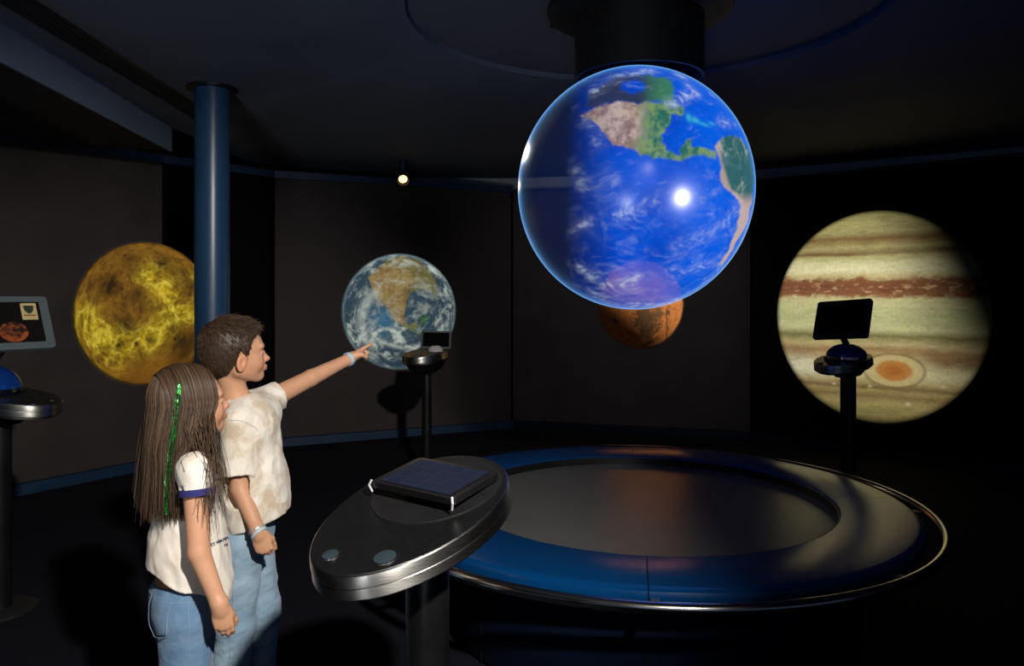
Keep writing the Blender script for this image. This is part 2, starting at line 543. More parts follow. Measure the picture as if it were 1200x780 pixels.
def clouds(u, v, z, f, seed, thr, soft, warp=.35, oct=6):
    w1 = fbm(u * 1.6 + seed, v * 1.6, z * 1.6, 4); w2 = fbm(u * 1.6, v * 1.6 + seed, z * 1.6 + 3, 4)
    n = fbm(u * f + warp * f * w1 * 2, v * f * 1.25 + warp * f * w2 * 2, z * f + seed, oct, .58)
    return sstep(thr, thr + soft, n)


NA = [(-.56, -.58), (-.40, -.74), (-.2, -.9), (.05, -.97), (.3, -.9), (.5, -.74), (.62, -.55), (.66, -.4), (.66, -.18), (.60, -.30), (.50, -.36),
      (.40, -.40), (.28, -.36), (.16, -.30), (.11, -.18), (.08, -.02), (.06, .1), (.13, .22), (.20, .22), (.26, .2), (.30, .18), (.31, .26), (.24, .32), (.36, .36), (.44, .44), (.34, .40), (.18, .33), (.04, .25),
      (-.12, .15), (-.16, .05), (-.22, -.05), (-.33, -.20), (-.40, -.28), (-.30, -.10), (-.33, -.08), (-.44, -.28), (-.50, -.42)]


def earth_mural(u, v):
    z = sph(u, v)
    n = len(u)
    f1 = fbm(u * 3, v * 3, z * 3, 5); f2 = fbm(u * 9, v * 9, z * 9, 5, .6)
    sea = mixc(np.tile(lin([44, 64, 78]), (n, 1)), lin([52, 96, 126])[None], np.exp(-((u + .3) ** 2 + (v - .15) ** 2) / .08) + .15 * f1)
    land = soft_poly(u, v, NA, .012, .05)
    tan = mixc(np.tile(lin([134, 118, 74]), (n, 1)), lin([122, 88, 50])[None], sstep(-.2, .3, f2 + f1))
    tan = mixc(tan, np.tile(lin([82, 82, 44]), (n, 1)), .85 * sstep(.0, .5, f1 * 1.2 + f2 * .5 + .7 * sstep(.0, .5, u) + .25 * sstep(-.5, -.9, v)))
    grn = np.tile(lin([46, 88, 40]), (n, 1))
    tan = mixc(tan, grn, sstep(.1, .35, v) * .8)
    c = mixc(sea, tan, land)
    yuc = soft_poly(u, v, [(.33, .12), (.46, .05), (.5, .12), (.46, .22), (.38, .24)], .02, .08, 4)
    c = mixc(c, grn, yuc * .8)
    low = soft_poly(u, v, [(.36, .36), (.5, .32), (.75, .42), (.85, .55), (.6, .62), (.45, .55)], .04, .1, 7)
    c = mixc(c, np.tile(lin([56, 74, 36]), (n, 1)), low * .55)
    cl = clouds(u, v, z, 3.4, 3.3, -.04, .36) * .8
    cl2 = clouds(u, v, z, 7.0, 8.8, -.02, .4) * .6
    edge = sstep(.55, .98, np.hypot(u, v))
    wet = .62 + .75 * sstep(-.1, .5, v) + .5 * edge - .35 * np.exp(-((u + .28) ** 2 + (v - .15) ** 2) / .04)
    k = np.clip((cl + cl2 * .6) * np.clip(wet, .1, 1.2) * (1 - .25 * land), 0, .95)
    # sweeping arcs of cloud
    for (a, b_, r, t0, t1, w, s) in ((-.05, .15, .62, .75 * np.pi, 1.25 * np.pi, .08, 0), (.1, -.2, .82, .18 * np.pi, .7 * np.pi, .035, 0), (-.25, .55, .26, 1.2 * np.pi, 1.95 * np.pi, .03, 0)):
        rr = np.hypot(u - a, v - b_) + .05 * f2; an = np.mod(np.arctan2(v - b_, u - a), 2 * np.pi)
        m = np.exp(-((rr - r) / w) ** 2) * sstep(t0 - .3, t0 + .2, an) * sstep(t1 + .3, t1 - .2, an)
        k = np.clip(k + m * (.55 + .8 * f2), 0, .95)
    c = mixc(c, np.tile(lin([186, 196, 188]), (n, 1)), k)
    c = mixc(c, np.tile(lin([128, 160, 168]), (n, 1)), sstep(.93, 1.0, np.hypot(u, v)) * .55)
    return np.clip(c, 0, 1)


def mars(u, v):
    z = sph(u, v); n = len(u)
    f1 = fbm(u * 2.2 + 4, v * 2.2, z * 2.2, 6, .55); f2 = fbm(u * 8, v * 8 + 3, z * 8, 5, .6)
    c = mixc(np.tile(lin([206, 128, 66]), (n, 1)), lin([158, 92, 48])[None], sstep(-.3, .4, f2))
    d = sstep(.02, .3, f1 + .35 * f2 + .25 * np.exp(-((u - .1) ** 2 + (v - .35) ** 2) / .15))
    c = mixc(c, np.tile(lin([70, 60, 44]), (n, 1)), d * .8)
    ru = np.abs(u - .62 - .06 * f2) < .02
    c = mixc(c, np.tile(lin([60, 44, 30]), (n, 1)), ru * sstep(.0, .2, v) * .6)
    return np.clip(c, 0, 1)


def jupiter(u, v):
    z = sph(u, v); n = len(u)
    tur = fbm(u * 3.2, v * 9, 1.0, 6, .6)
    fin = fbm(u * 7, v * 34, 5.0, 5, .6)
    swirl = fbm(u * 9 + 2.2 * tur, v * 12, 9.0, 6, .65)
    amp = .02 + .09 * np.exp(-((v + .27) / .11) ** 2) + .05 * np.exp(-((v - .42) / .14) ** 2) * sstep(-.9, .1, u)
    cu, cv, ru, rv = .17, .50, .185, .105
    gr = np.hypot((u - cu) / ru, (v - cv) / rv)
    y = v + amp * (swirl + tur) * 1.3 + .010 * fin
    y = y + .10 * np.exp(-(gr / 1.25) ** 2) * np.sign(v - cv) * -1 * 0 + .05 * np.exp(-((u - cu) / .35) ** 2) * np.exp(-((v - .36) / .1) ** 2)
    pos = [-1, -.9, -.80, -.745, -.70, -.66, -.60, -.57, -.50, -.44, -.385, -.34, -.26, -.20, -.165, -.10, .0, .12, .185, .215, .27, .33, .40, .46, .54, .62, .67, .70, .75, .81, .88, 1.0]
    cols = [(122, 116, 70), (156, 148, 96), (158, 150, 100), (122, 96, 60), (150, 132, 84), (168, 158, 106), (136, 116, 76), (176, 168, 114), (216, 210, 160), (226, 220, 174), (206, 188, 134),
            (138, 92, 60), (128, 80, 54), (146, 98, 66), (206, 198, 146), (200, 198, 144), (188, 190, 136), (202, 200, 146), (128, 120, 74), (156, 148, 96), (196, 178, 126), (158, 126, 82), (182, 156, 108), (212, 200, 150), (214, 204, 156), (178, 160, 108), (128, 104, 66), (166, 146, 94), (138, 116, 72), (172, 156, 100), (150, 138, 84), (126, 116, 70)]
    cols = np.array([lin(x) for x in cols])
    c = np.stack([np.interp(y, pos, cols[:, k]) for k in range(3)], 1)
    white = np.exp(-((v + .25) / .09) ** 2) * sstep(.04, .22, -swirl + .4 * fin)
    c = mixc(c, np.tile(lin([206, 176, 128]), (n, 1)), white * .75)
    wl = np.exp(-((v - .5) / .09) ** 2) * sstep(-.1, -.7, u)
    c = mixc(c, np.tile(lin([226, 222, 190]), (n, 1)), wl * .8)
    br = np.exp(-((v - .40) / .07) ** 2) * sstep(.25, .6, u)
    c = mixc(c, np.tile(lin([128, 98, 66]), (n, 1)), br * .7)
    c = c * (1 + .45 * fin[:, None] + .3 * tur[:, None]) * .93
    dk = sstep(.08, .3, swirl + .5 * fin) * np.exp(-((v + .27) / .12) ** 2)
    c = mixc(c, np.tile(lin([88, 54, 38]), (n, 1)), dk * .55)
    dk = sstep(.05, .3, swirl) * np.exp(-((v - .40) / .08) ** 2)
    c = mixc(c, np.tile(lin([120, 92, 60]), (n, 1)), dk * .6)
    dk = sstep(.05, .3, fbm(u * 4, v * 22, 3.0, 5, .6)) * sstep(.5, .7, np.abs(v))
    c = mixc(c, np.tile(lin([110, 92, 56]), (n, 1)), dk * .55)
    c = mixc(c, np.tile(lin([198, 178, 122]), (n, 1)), sstep(1.55, 1.25, gr) * .9)
    c = mixc(c, np.tile(lin([116, 96, 56]), (n, 1)), np.exp(-((gr - 1.5) / .1) ** 2) * .6)
    c = mixc(c, np.tile(lin([184, 124, 60]), (n, 1)), sstep(1.05, .75, gr + .25 * swirl))
    c = mixc(c, np.tile(lin([168, 98, 44]), (n, 1)), sstep(.7, .2, gr + .3 * swirl) * .8)
    for a, b_, r in ((.30, .80, .022), (-.28, .72, .02), (-.05, .66, .018), (.6, .62, .018), (-.4, .66, .018)):
        c = mixc(c, np.tile(lin([220, 208, 160]), (n, 1)), np.exp(-((u - a) ** 2 + ((v - b_) * 1.4) ** 2) / r ** 2) * .7)
    for a, b_, w in ((-.6, -.6, .2), (.62, -.62, .09), (-.28, -.59, .15)):
        c = mixc(c, np.tile(lin([96, 66, 40]), (n, 1)), np.exp(-((u - a) / w) ** 2 - ((v - b_ - .01 * swirl) / .014) ** 2) * .75)
    return np.clip(c, 0, 1)


M_PRINT = attr_mat('planet_print', rough=.95, spec=.03, damt=.10, dscale=45)
MV = mural('planet_picture', 'yellow and brown veined planet picture on the left wall, cut off by the blue pillar', 167, 367, 82, 84, (WL[2], WL[3]), venus, 150, 420, M_PRINT)
ME = mural('planet_picture', 'cloudy blue and tan planet picture on the wall the boy points at', 467, 365, 67, 68, tuple(WCL), earth_mural, 130, 360, M_PRINT)
MM = mural('planet_picture', 'small rust orange planet picture partly behind the floating globe', 751, 356, 50, 52, tuple(WCR), mars, 90, 260, M_PRINT)
MJ = mural('planet_picture', 'large cream and brown banded planet picture with a red spot on the right wall', 1037, 371, 126, 125, (WR[0], WR[1]), jupiter, 190, 560, M_PRINT)

# ------------------------------------------------------------------ floating globe
GC = V(0.542, 3.41, 1.846); GR = 0.513
gl = empty('hanging_globe', GC, label='large translucent glowing blue earth globe hanging over the round table', cat='globe')
wv = V(0, 0, EYE) - GC; wv /= np.linalg.norm(wv)
rv_ = np.cross(V(0, 0, 1), wv); rv_ /= np.linalg.norm(rv_); uv_ = np.cross(wv, rv_)
GS = V(1.0, 1.0, 1.032)


def sphere_grid(nr, ns):
    """grid around the axis w (towards the table's front); returns unit u (right), v (down), w"""
    th = np.linspace(0, np.pi, nr + 2)[1:-1]; ph = np.linspace(0, 2 * np.pi, ns, endpoint=False)
    T, Fh = np.meshgrid(th, ph, indexing='ij')
    u = np.r_[0, (np.sin(T) * np.cos(Fh)).ravel(), 0]; v = np.r_[0, (np.sin(T) * np.sin(Fh)).ravel(), 0]; w = np.r_[1, np.cos(T).ravel(), -1]
    idx = 1 + np.arange(nr * ns).reshape(nr, ns)
    f = np.stack([idx[:-1], idx[1:], np.roll(idx[1:], -1, 1), np.roll(idx[:-1], -1, 1)], -1).reshape(-1, 4).tolist()
    last = 1 + nr * ns
    f += [(0, int(idx[0, i]), int(idx[0, (i + 1) % ns])) for i in range(ns)] + [(last, int(idx[-1, (i + 1) % ns]), int(idx[-1, i])) for i in range(ns)]
    f = [tuple(q) for q in f]
    p = [u[:, None] * rv_[None] - v[:, None] * uv_[None] + w[:, None] * wv[None]][0]
    q = f[len(f) // 3]; nn_ = np.cross(p[q[1]] - p[q[0]], p[q[2]] - p[q[1]])
    if nn_ @ p[q[0]] < 0: f = [x[::-1] for x in f]
    return u, v, w, f


def cp(pts):
    return [((x - 386) / 338.0, (y - 410) / 345.0) for x, y in pts]

G_NA = cp([(246, 218), (268, 200), (292, 190), (318, 188), (345, 182), (372, 190), (400, 192), (430, 186), (455, 192), (480, 188), (510, 200), (512, 218), (486, 226), (480, 245), (466, 260), (456, 280), (460, 300), (472, 314), (500, 322), (508, 300),
           (512, 284), (530, 286), (524, 304), (552, 308), (575, 318), (598, 326), (598, 336), (566, 330), (540, 330), (510, 332), (470, 338), (438, 332), (410, 330), (396, 318), (370, 312), (340, 296), (312, 280), (298, 250), (282, 226), (252, 216)])
G_CAN = cp([(258, 190), (268, 158), (300, 130), (340, 112), (384, 102), (430, 104), (456, 116), (486, 128), (484, 160), (492, 196), (440, 190), (400, 196), (360, 190), (320, 196), (290, 200)])
G_HUD = cp([(352, 130), (390, 122), (416, 138), (404, 158), (372, 166), (350, 152)])
G_SA = cp([(598, 300), (612, 284), (640, 268), (668, 278), (690, 300), (706, 330), (716, 372), (714, 420), (706, 462), (694, 508), (672, 556), (646, 596), (624, 622), (618, 614), (640, 572), (656, 530), (668, 486), (668, 452), (648, 434), (620, 412), (604, 384), (606, 346)])


def globe_tex(u, v, w):
    n = len(u)
    ww = np.abs(w)
    f1 = fbm(u * 2.6 + 3, v * 2.6, w * 2.6, 5); f2 = fbm(u * 9, v * 9, w * 9 + 2, 5, .6)
    sea = mixc(np.tile(lin([3, 62, 190]), (n, 1)), lin([5, 98, 238])[None], sstep(-.4, .5, f1 + .5 * u))
    sea = mixc(sea, np.tile(lin([6, 36, 150]), (n, 1)), sstep(.1, .5, f1) * .5)
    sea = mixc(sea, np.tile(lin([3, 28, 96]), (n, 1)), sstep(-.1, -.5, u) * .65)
    front = (w > 0).astype(float)
    na = soft_poly(u, v, G_NA, .012, .085) * front
    can = soft_poly(u, v, G_CAN, .02, .07, 5) * front
    hud = soft_poly(u, v, G_HUD, .02, .07, 9) * front
    sa = soft_poly(u, v, G_SA, .012, .06, 2) * front
    f3 = fbm(u * 20, v * 20, w * 20 + 7, 4, .6)
    tan = mixc(np.tile(lin([216, 190, 160]), (n, 1)), lin([150, 116, 78])[None], sstep(-.2, .25, f2 + .6 * f3))
    grn = mixc(np.tile(lin([44, 112, 30]), (n, 1)), lin([136, 170, 62])[None], sstep(-.2, .22, f2 + .5 * f3))
    grn = mixc(grn, np.tile(lin([150, 130, 80]), (n, 1)), .6 * sstep(.1, .35, f2 - .4 * f3))
    e = sstep(-.06, .17, u + .25 * f1 + .12 * f2 - .25 * (v + .45) * 0)
    wst = sstep(-.22, -.14, v + .1 * f1) * sstep(.16, .1, u)       # the tan south-west and mexico
    lc = mixc(tan, grn, np.clip(e * (1 - wst * .85) + sstep(-.26, -.2, v) * sstep(.05, .2, u), 0, 1))
    c = mixc(sea, lc, na)
    cc = mixc(np.tile(lin([52, 54, 44]), (n, 1)), np.tile(lin([66, 132, 44]), (n, 1)), sstep(.0, .26, u + .15 * f1))
    c = mixc(c, cc, np.clip(can - na, 0, 1) * (1 - hud))
    sac = mixc(np.tile(lin([54, 104, 36]), (n, 1)), np.tile(lin([176, 190, 150]), (n, 1)), sstep(-.02, .3, f2 + .7 * f1 + .3 * f3))
    west = sstep(.03, -.01, u - np.interp(v, [-.4, -.2, 0.0, .1, .3, .62], [.62, .63, .70, .82, .78, .68]) - .02)
    sac = mixc(sac, np.tile(lin([222, 190, 158]), (n, 1)), np.clip(sstep(.02, .16, v) + west * .7, 0, 1))
    c = mixc(c, sac, sa)
    # coastal shallows and the islands
    for a, b_, ru, rv2 in ((.46, -.50, .035, .02), (.53, -.47, .04, .012), (.59, -.48, .03, .01), (.41, -.52, .02, .03)):
        k = np.exp(-((u - a) / ru) ** 2 - ((v - b_ - .3 * (u - a)) / rv2) ** 2) * front
        c = mixc(c, np.tile(lin([70, 200, 210]), (n, 1)), np.clip(k * (.8 + f2), 0, 1))
    # clouds
    k1 = clouds(u * .8 - .5 * v, v * 1.4 + .35 * u, w, 3.6, 12.0, .10, .42, .25)
    k2 = clouds(u, v * 1.9, w, 7.0, 5.0, .08, .4, .3)
    wet = .42 + .35 * sstep(.2, .7, v) + .5 * sstep(-.55, -.8, v) + .25 * sstep(.1, .7, u)
    wq = fbm(u * 3, v * 3, w * 3 + 9, 3)
    wisp = sstep(-.10, .28, fbm(u * 9 - 4 * wq + 2 * v, v * 17 + 5 * wq - 3 * u, w * 9, 6, .62))
    bro = sstep(-.02, .3, fbm(u * 2.2 + 7, v * 2.6, w * 2.2, 4) + .02 + .12 * v - .1 * sstep(.1, -.4, v))
    k = np.clip((k1 * .85 + k2 * .55 + .6 * wisp * bro) * wet * (1 - .75 * na) * (1 - .65 * sa), 0, .9)
    for (x0, y0, x1, y1, bend, wd, s) in ((240, 615, 395, 635, 35, .028, 1.0), (260, 685, 390, 735, 22, .02, .8), (165, 525, 270, 490, 6, .03, .55), (225, 350, 330, 380, 40, .05, .35), (255, 230, 300, 300, -20, .04, .35),
                                     (480, 190, 520, 170, 6, .035, .8), (500, 100, 548, 165, -16, .03, .55), (610, 235, 650, 240, 6, .03, .5), (280, 150, 440, 95, -18, .03, .75), (340, 470, 440, 430, 10, .03, .4), (420, 740, 600, 690, 10, .03, .6),
                                     (480, 615, 600, 610, 8, .02, .4), (500, 560, 650, 470, 10, .05, .35), (380, 725, 520, 735, 8, .025, .7)):
        t = np.linspace(0, 1, 9)
        X = x0 + (x1 - x0) * t; Y = y0 + (y1 - y0) * t + bend * 4 * t * (1 - t)
        pu = (X - 386) / 338.; pv = (Y - 410) / 345.
        d = np.full(n, 9.0)
        uu = u + .05 * f2 + .02 * f1; vv2 = v + .05 * fbm(u * 8 + 40, v * 8, w * 8, 4)
        for i in range(8):
            ax, ay, bx, by = pu[i], pv[i], pu[i + 1] - pu[i], pv[i + 1] - pv[i]
            tt = np.clip(((uu - ax) * bx + (vv2 - ay) * by) / (bx * bx + by * by), 0, 1)
            d = np.minimum(d, np.hypot(uu - ax - tt * bx, vv2 - ay - tt * by))
        k = np.clip(k + s * 1.5 * np.exp(-(d / (wd * 1.25)) ** 2) * (.12 + .95 * wisp) * front, 0, .95)
    c = mixc(c, np.tile(lin([196, 212, 244]), (n, 1)), k)
    # how much of the projected picture reaches the film: nothing past its left edge
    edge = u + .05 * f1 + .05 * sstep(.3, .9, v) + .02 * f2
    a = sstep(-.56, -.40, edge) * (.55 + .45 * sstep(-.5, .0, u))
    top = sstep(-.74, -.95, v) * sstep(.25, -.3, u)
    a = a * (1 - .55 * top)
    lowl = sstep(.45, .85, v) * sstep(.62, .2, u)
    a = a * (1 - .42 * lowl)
    return np.clip(c, 0, 1), np.clip(a, 0, 1)


u, v, w, f = sphere_grid(300, 480)
gcol, galp = globe_tex(u, v, w)
def gverts(rad):
    p = u[:, None] * rv_[None] - v[:, None] * uv_[None] + w[:, None] * wv[None]
    return p * rad * GS[None]
m, nt, bs, out = new_mat('projection_film')
nt.nodes.remove(bs)
ac = nt.nodes.new('ShaderNodeVertexColor'); ac.layer_name = 'Col'
aa = nt.nodes.new('ShaderNodeVertexColor'); aa.layer_name = 'Cover'
tr = nt.nodes.new('ShaderNodeBsdfTransparent'); em = nt.nodes.new('ShaderNodeEmission'); mx = nt.nodes.new('ShaderNodeMixShader')
em.inputs['Strength'].default_value = 1.0
mul = nt.nodes.new('ShaderNodeMath'); mul.operation = 'MULTIPLY'; mul.inputs[1].default_value = .82
nt.links.new(ac.outputs['Color'], em.inputs['Color'])
nt.links.new(aa.outputs['Color'], mul.inputs[0]); nt.links.new(mul.outputs[0], mx.inputs['Fac'])
nt.links.new(tr.outputs[0], mx.inputs[1]); nt.links.new(em.outputs[0], mx.inputs[2]); nt.links.new(mx.outputs[0], out.inputs['Surface'])
M_FILM = m; FILM_EM = em
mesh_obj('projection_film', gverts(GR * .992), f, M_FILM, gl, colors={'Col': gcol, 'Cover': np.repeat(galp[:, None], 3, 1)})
# clear shell; a blue rim light is put into its material, strongest edge-on
m, nt, bs, out = new_mat('acrylic_shell_rim_glow')
nt.nodes.remove(bs)
tr = nt.nodes.new('ShaderNodeBsdfTransparent'); gsy = nt.nodes.new('ShaderNodeBsdfGlossy'); mx = nt.nodes.new('ShaderNodeMixShader'); lw = nt.nodes.new('ShaderNodeLayerWeight'); fr = nt.nodes.new('ShaderNodeMath'); f2_ = nt.nodes.new('ShaderNodeMath')
gsy.inputs['Roughness'].default_value = .25; lw.inputs['Blend'].default_value = .5; fr.operation = 'MULTIPLY_ADD'; f2_.operation = 'POWER'; f2_.inputs[1].default_value = 5
fr.inputs[1].default_value = .55; fr.inputs[2].default_value = .075; nt.links.new(lw.outputs['Facing'], f2_.inputs[0]); nt.links.new(f2_.outputs[0], fr.inputs[0])
nt.links.new(fr.outputs[0], mx.inputs['Fac']); nt.links.new(tr.outputs[0], mx.inputs[1]); nt.links.new(gsy.outputs[0], mx.inputs[2])
nt.links.new(mx.outputs[0], out.inputs['Surface'])
ve = nt.nodes.new('ShaderNodeEmission'); ve.inputs['Color'].default_value = (.16, .46, 1.0, 1)
pw = nt.nodes.new('ShaderNodeMath'); pw.operation = 'POWER'; pw.inputs[1].default_value = 9
nt.links.new(lw.outputs['Facing'], pw.inputs[0]); nt.links.new(pw.outputs[0], ve.inputs['Strength'])
ash = nt.nodes.new('ShaderNodeAddShader'); nt.links.new(mx.outputs[0], ash.inputs[0]); nt.links.new(ve.outputs[0], ash.inputs[1]); nt.links.new(ash.outputs[0], out.inputs['Surface'])
M_SHELL = m
su, sv, sw, sf = sphere_grid(140, 240)
sp = su[:, None] * rv_[None] - sv[:, None] * uv_[None] + sw[:, None] * wv[None]
sp = sp * GS[None]
vs = sp * GR * 1.004
fs = sf
mesh_obj('clear_shell', vs, fs, M_SHELL, gl)
# mount in the ceiling opening
gm = empty('ceiling_mount', (TC[0] - .02, TC[1], 0), label='black drum-shaped projector mount in the ceiling opening above the globe', cat='mount')
MB().lathe([(0, 2.60), (.36, 2.60), (.405, 2.625), (.41, 2.70), (.41, 2.97), (.3, 3.0), (0, 3.0)], 64).build('housing', M_MATTE, gm, auto=40)
MB().lathe([(.27, 2.335), (.285, 2.335), (.285, 2.60), (.27, 2.60)], 64, closed_prof=True).build('neck_collar', M_MATTE, gm, auto=40)
for k in range(3):
    a = k * 2.1 + .5
    MB().tube([(.40 * math.cos(a), .40 * math.sin(a), 2.66), (.44 * math.cos(a), .44 * math.sin(a), 2.66)], .02, 12).build('clamp_knob', M_BLACK, gm)

# ------------------------------------------------------------------ round display table
tb = empty('display_table', (TC[0], TC[1], 0), label='large round display table with blue counter ring and grey top under the globe', cat='display table')
MB().lathe([(0, 0), (.87, 0), (.885, .02), (.885, .425), (0, .425)], 128).build('drum_base', M_NAVY, tb, auto=40)
for a in (-98.9, -3, 84, 180, -142, -55, 40, 130):
    a = math.radians(a)
    MB().box((.886 * math.cos(a), .886 * math.sin(a), .21), (.004, .006, .40), rz=a).build('panel_joint', M_BLACK, tb, smooth=False)
MB().lathe([(.86, .425), (1.06, .430), (1.06, .44), (.86, .44)], 128, closed_prof=True).build('counter_underside', M_NAVY, tb, auto=40)
MB().lathe([(0, .442), (.80, .442), (.80, .452), (0, .452)], 160).build('projection_top', M_TABLE, tb, auto=40)
MB().lathe([(.797, .446), (.803, .446), (.803, .488), (.797, .488)], 160, closed_prof=True).build('inner_lip', M_BLACK, tb, auto=40)
prof = [(.803, .440), (.803, .4865), (.806, .4915), (.812, .4935), (1.075, .4925), (1.092, .490), (1.103, .483), (1.108, .472), (1.108, .452), (1.098, .442), (1.0, .440)]
angs = [-98.9, -3, 84, 180, 261.1]
for a0, a1 in zip(angs[:-1], angs[1:]):
    g = .0016
    MB().lathe(prof, 64, math.radians(a0) + g, math.radians(a1) - g, closed_prof=True).build('counter_segment', M_BLUE, tb, auto=30)
circ = [(1.175 + .019 * math.cos(t), .464 + .019 * math.sin(t)) for t in np.linspace(0, 2 * np.pi, 16, endpoint=False)]
MB().lathe(circ, 200, closed_prof=True).build('handrail', M_CHROME, tb, auto=60)
for k in range(8):
    a = math.radians(-8 + 45 * k)
    MB().box((1.135 * math.cos(a), 1.135 * math.sin(a), .458), (.09, .03, .014), rz=a).build('rail_bracket', M_DKSTEEL, tb, smooth=False, bevel=.003)


# ------------------------------------------------------------------ kiosks
def oval(n, a, b, egg=.08):
    r = []
    for i in range(n):
        t = 2 * math.pi * i / n
        x = a * math.cos(t)
        r.append((x, b * math.sin(t) * (1 - egg * math.cos(t))))
    return r


def oval_solid(prof, n, a, b):
    """stack of scaled ovals (scale, z) closed at both ends"""
    vs = []; fs = []
    base = oval(n, a, b)
    for s, z in prof:
        vs += [(x * (1 - (1 - s)), y * (1 - (1 - s) ), z) for x, y in base]
    k = len(prof)
    for j in range(k - 1):
        for i in range(n):
            i2 = (i + 1) % n
            fs.append((j * n + i, j * n + i2, (j + 1) * n + i2, (j + 1) * n + i))
    fs.append(tuple(range(n))[::-1]); fs.append(tuple((k - 1) * n + i for i in range(n)))
    return MB().add(vs, fs)


def rot(az=0.0, tilt=0.0, roll=0.0):
    ca, sa = math.cos(az), math.sin(az); ct, st = math.cos(tilt), math.sin(tilt)
    Rz = np.array([[ca, -sa, 0], [sa, ca, 0], [0, 0, 1]]); Ry = np.array([[ct, 0, st], [0, 1, 0], [-st, 0, ct]])
    cr, sr = math.cos(roll), math.sin(roll)
    Rx = np.array([[1, 0, 0], [0, cr, -sr], [0, sr, cr]])
    return Rz @ Ry @ Rx


def rounded_rect(w, h, r, n=6):
    p = []
    for cx, cy, a0 in ((w / 2 - r, h / 2 - r, 0), (-w / 2 + r, h / 2 - r, 90), (-w / 2 + r, -h / 2 + r, 180), (w / 2 - r, -h / 2 + r, 270)):
        for i in range(n + 1):
            a = math.radians(a0 + 90 * i / n); p.append((cx + r * math.cos(a), cy + r * math.sin(a)))
    return p


def kiosk_base(name, x, y, label, az, zc, tilt, ca, cb, coff, rcol=.049, th=.052, m_top=None):
    """plate of half-length ca (towards az, its lower end) and half-width cb; column offset coff back from its centre"""
    root = empty(name, (x, y, 0), label=label, cat='kiosk', group='touchscreen kiosks around the room')
    R = rot(az, tilt)
    c = V(math.cos(az) * coff, math.sin(az) * coff, zc)     # plate centre relative to the column
    plate = oval_solid([(.90, -th - .012), (.955, -th - .004), (.985, -th * .92), (1.004, -th * .92), (1.0045, -th * .88), (.996, -th * .53), (.988, -th * .5), (1.0, -th * .47), (1.0005, -th * .44), (.992, -th * .12), (.985, -th * .03), (.975, 0)], 96, ca, cb).xform(R, c)
    plate.build('plate_rim', M_STEEL, root, auto=25)
    oval_solid([(.965, -.004), (.965, .0015)], 96, ca, cb).xform(R, c).build('plate_top', m_top or M_DKSTEEL, root, auto=25)
    top = zc - th - .01 + math.sin(tilt) * coff
    MB().lathe([(rcol, .0), (rcol, top)], 48).build('column', M_COLUMN, root, auto=40)
    MB().lathe([(0, 0), (.15, 0), (.15, .008), (.14, .014), (rcol, .016)], 48).build('floor_plate', M_MATTE, root, auto=30)
    return root, R, c


def slab(w, h, r, z0, z1, R, c):
    return MB().prism(rounded_rect(w, h, r), z0, z1).xform(R, c)


# -- front kiosk: a flat tablet lying on a big tilted steel oval
FK = P(501, 680, 1.72)
az = math.radians(238)
root, R, c = kiosk_base('touch_kiosk', FK[0], FK[1], 'near steel oval kiosk with a flat black tablet, standing before the blue counter ring', az, .915, math.radians(15.5), .262, .186, .055)
# (plate frame: +x is the lower end with the buttons, +y its right hand)
inset = oval_solid([(1, .001), (1, .004)], 64, .150, .150).xform(R, c + R @ V(-.085, 0, 0)); inset.build('tablet_recess', M_MATTE, root)
Rt = R @ rot(0, math.radians(-6), 0) @ rot(math.radians(-4), 0, 0)
tc = c + R @ V(-.088, .004, .026)
slab(.165, .245, .014, -.010, .006, Rt, tc).build('tablet_case', M_BLACK, root, smooth=False, bevel=.002)
m, nt, bs, out = new_mat('dim_tablet_screen')
tcn = nt.nodes.new('ShaderNodeTexCoord'); wvn = nt.nodes.new('ShaderNodeTexBrick')
mp = nt.nodes.new('ShaderNodeMapping'); mp.inputs['Scale'].default_value = (1, 1, 1)
wvn.inputs['Color1'].default_value = (*srgb(30, 42, 70), 1); wvn.inputs['Color2'].default_value = (*srgb(26, 36, 60), 1); wvn.inputs['Mortar'].default_value = (*srgb(44, 56, 82), 1)
wvn.inputs['Scale'].default_value = 1.0; wvn.inputs['Brick Width'].default_value = .062; wvn.inputs['Row Height'].default_value = .046; wvn.inputs['Mortar Size'].default_value = .0016
nt.links.new(tcn.outputs['Object'], mp.inputs[0]); nt.links.new(mp.outputs[0], wvn.inputs['Vector'])
setp(bs, col=(.01, .01, .012), rough=.12, es=.55); nt.links.new(wvn.outputs['Color'], bs.inputs['Emission Color'])
M_SCREEN = m
so = MB().prism(rounded_rect(.137, .205, .004), 0.0, .0015).build('tablet_screen', M_SCREEN, root, smooth=False)
so.matrix_local = Matrix.Translation(Vector(tc + Rt @ V(0, 0, .006))) @ Matrix([list(r) for r in Rt]).to_4x4()
for sx, sy in ((1, 1), (1, -1)):
    b = MB().tube([Rt @ V(sx * .084, sy * .118, -.018) + tc, Rt @ V(sx * .0865, sy * .124, -.002) + tc, Rt @ V(sx * .081, sy * .119, .009) + tc], .0026, 10)
    b.build('tablet_clip', M_WHITEPL, root)
for (bx, by, br) in ((.175, .072, .027), (.205, -.045, .020)):
    ring = MB().lathe([(br * .86, 0), (br, 0), (br * .97, .002), (br * .86, .0025)], 40, closed_prof=True).xform(R, c + R @ V(bx, by, .0015)); bo = ring.build('button', M_DKSTEEL, root)
    MB().lathe([(0, .0005), (br * .86, .0005), (br * .8, .0022), (br * .4, .003), (0, .0032)], 40).xform(R, c + R @ V(bx, by, .0015)).build('button_lens', M_GLASSBTN, bo)


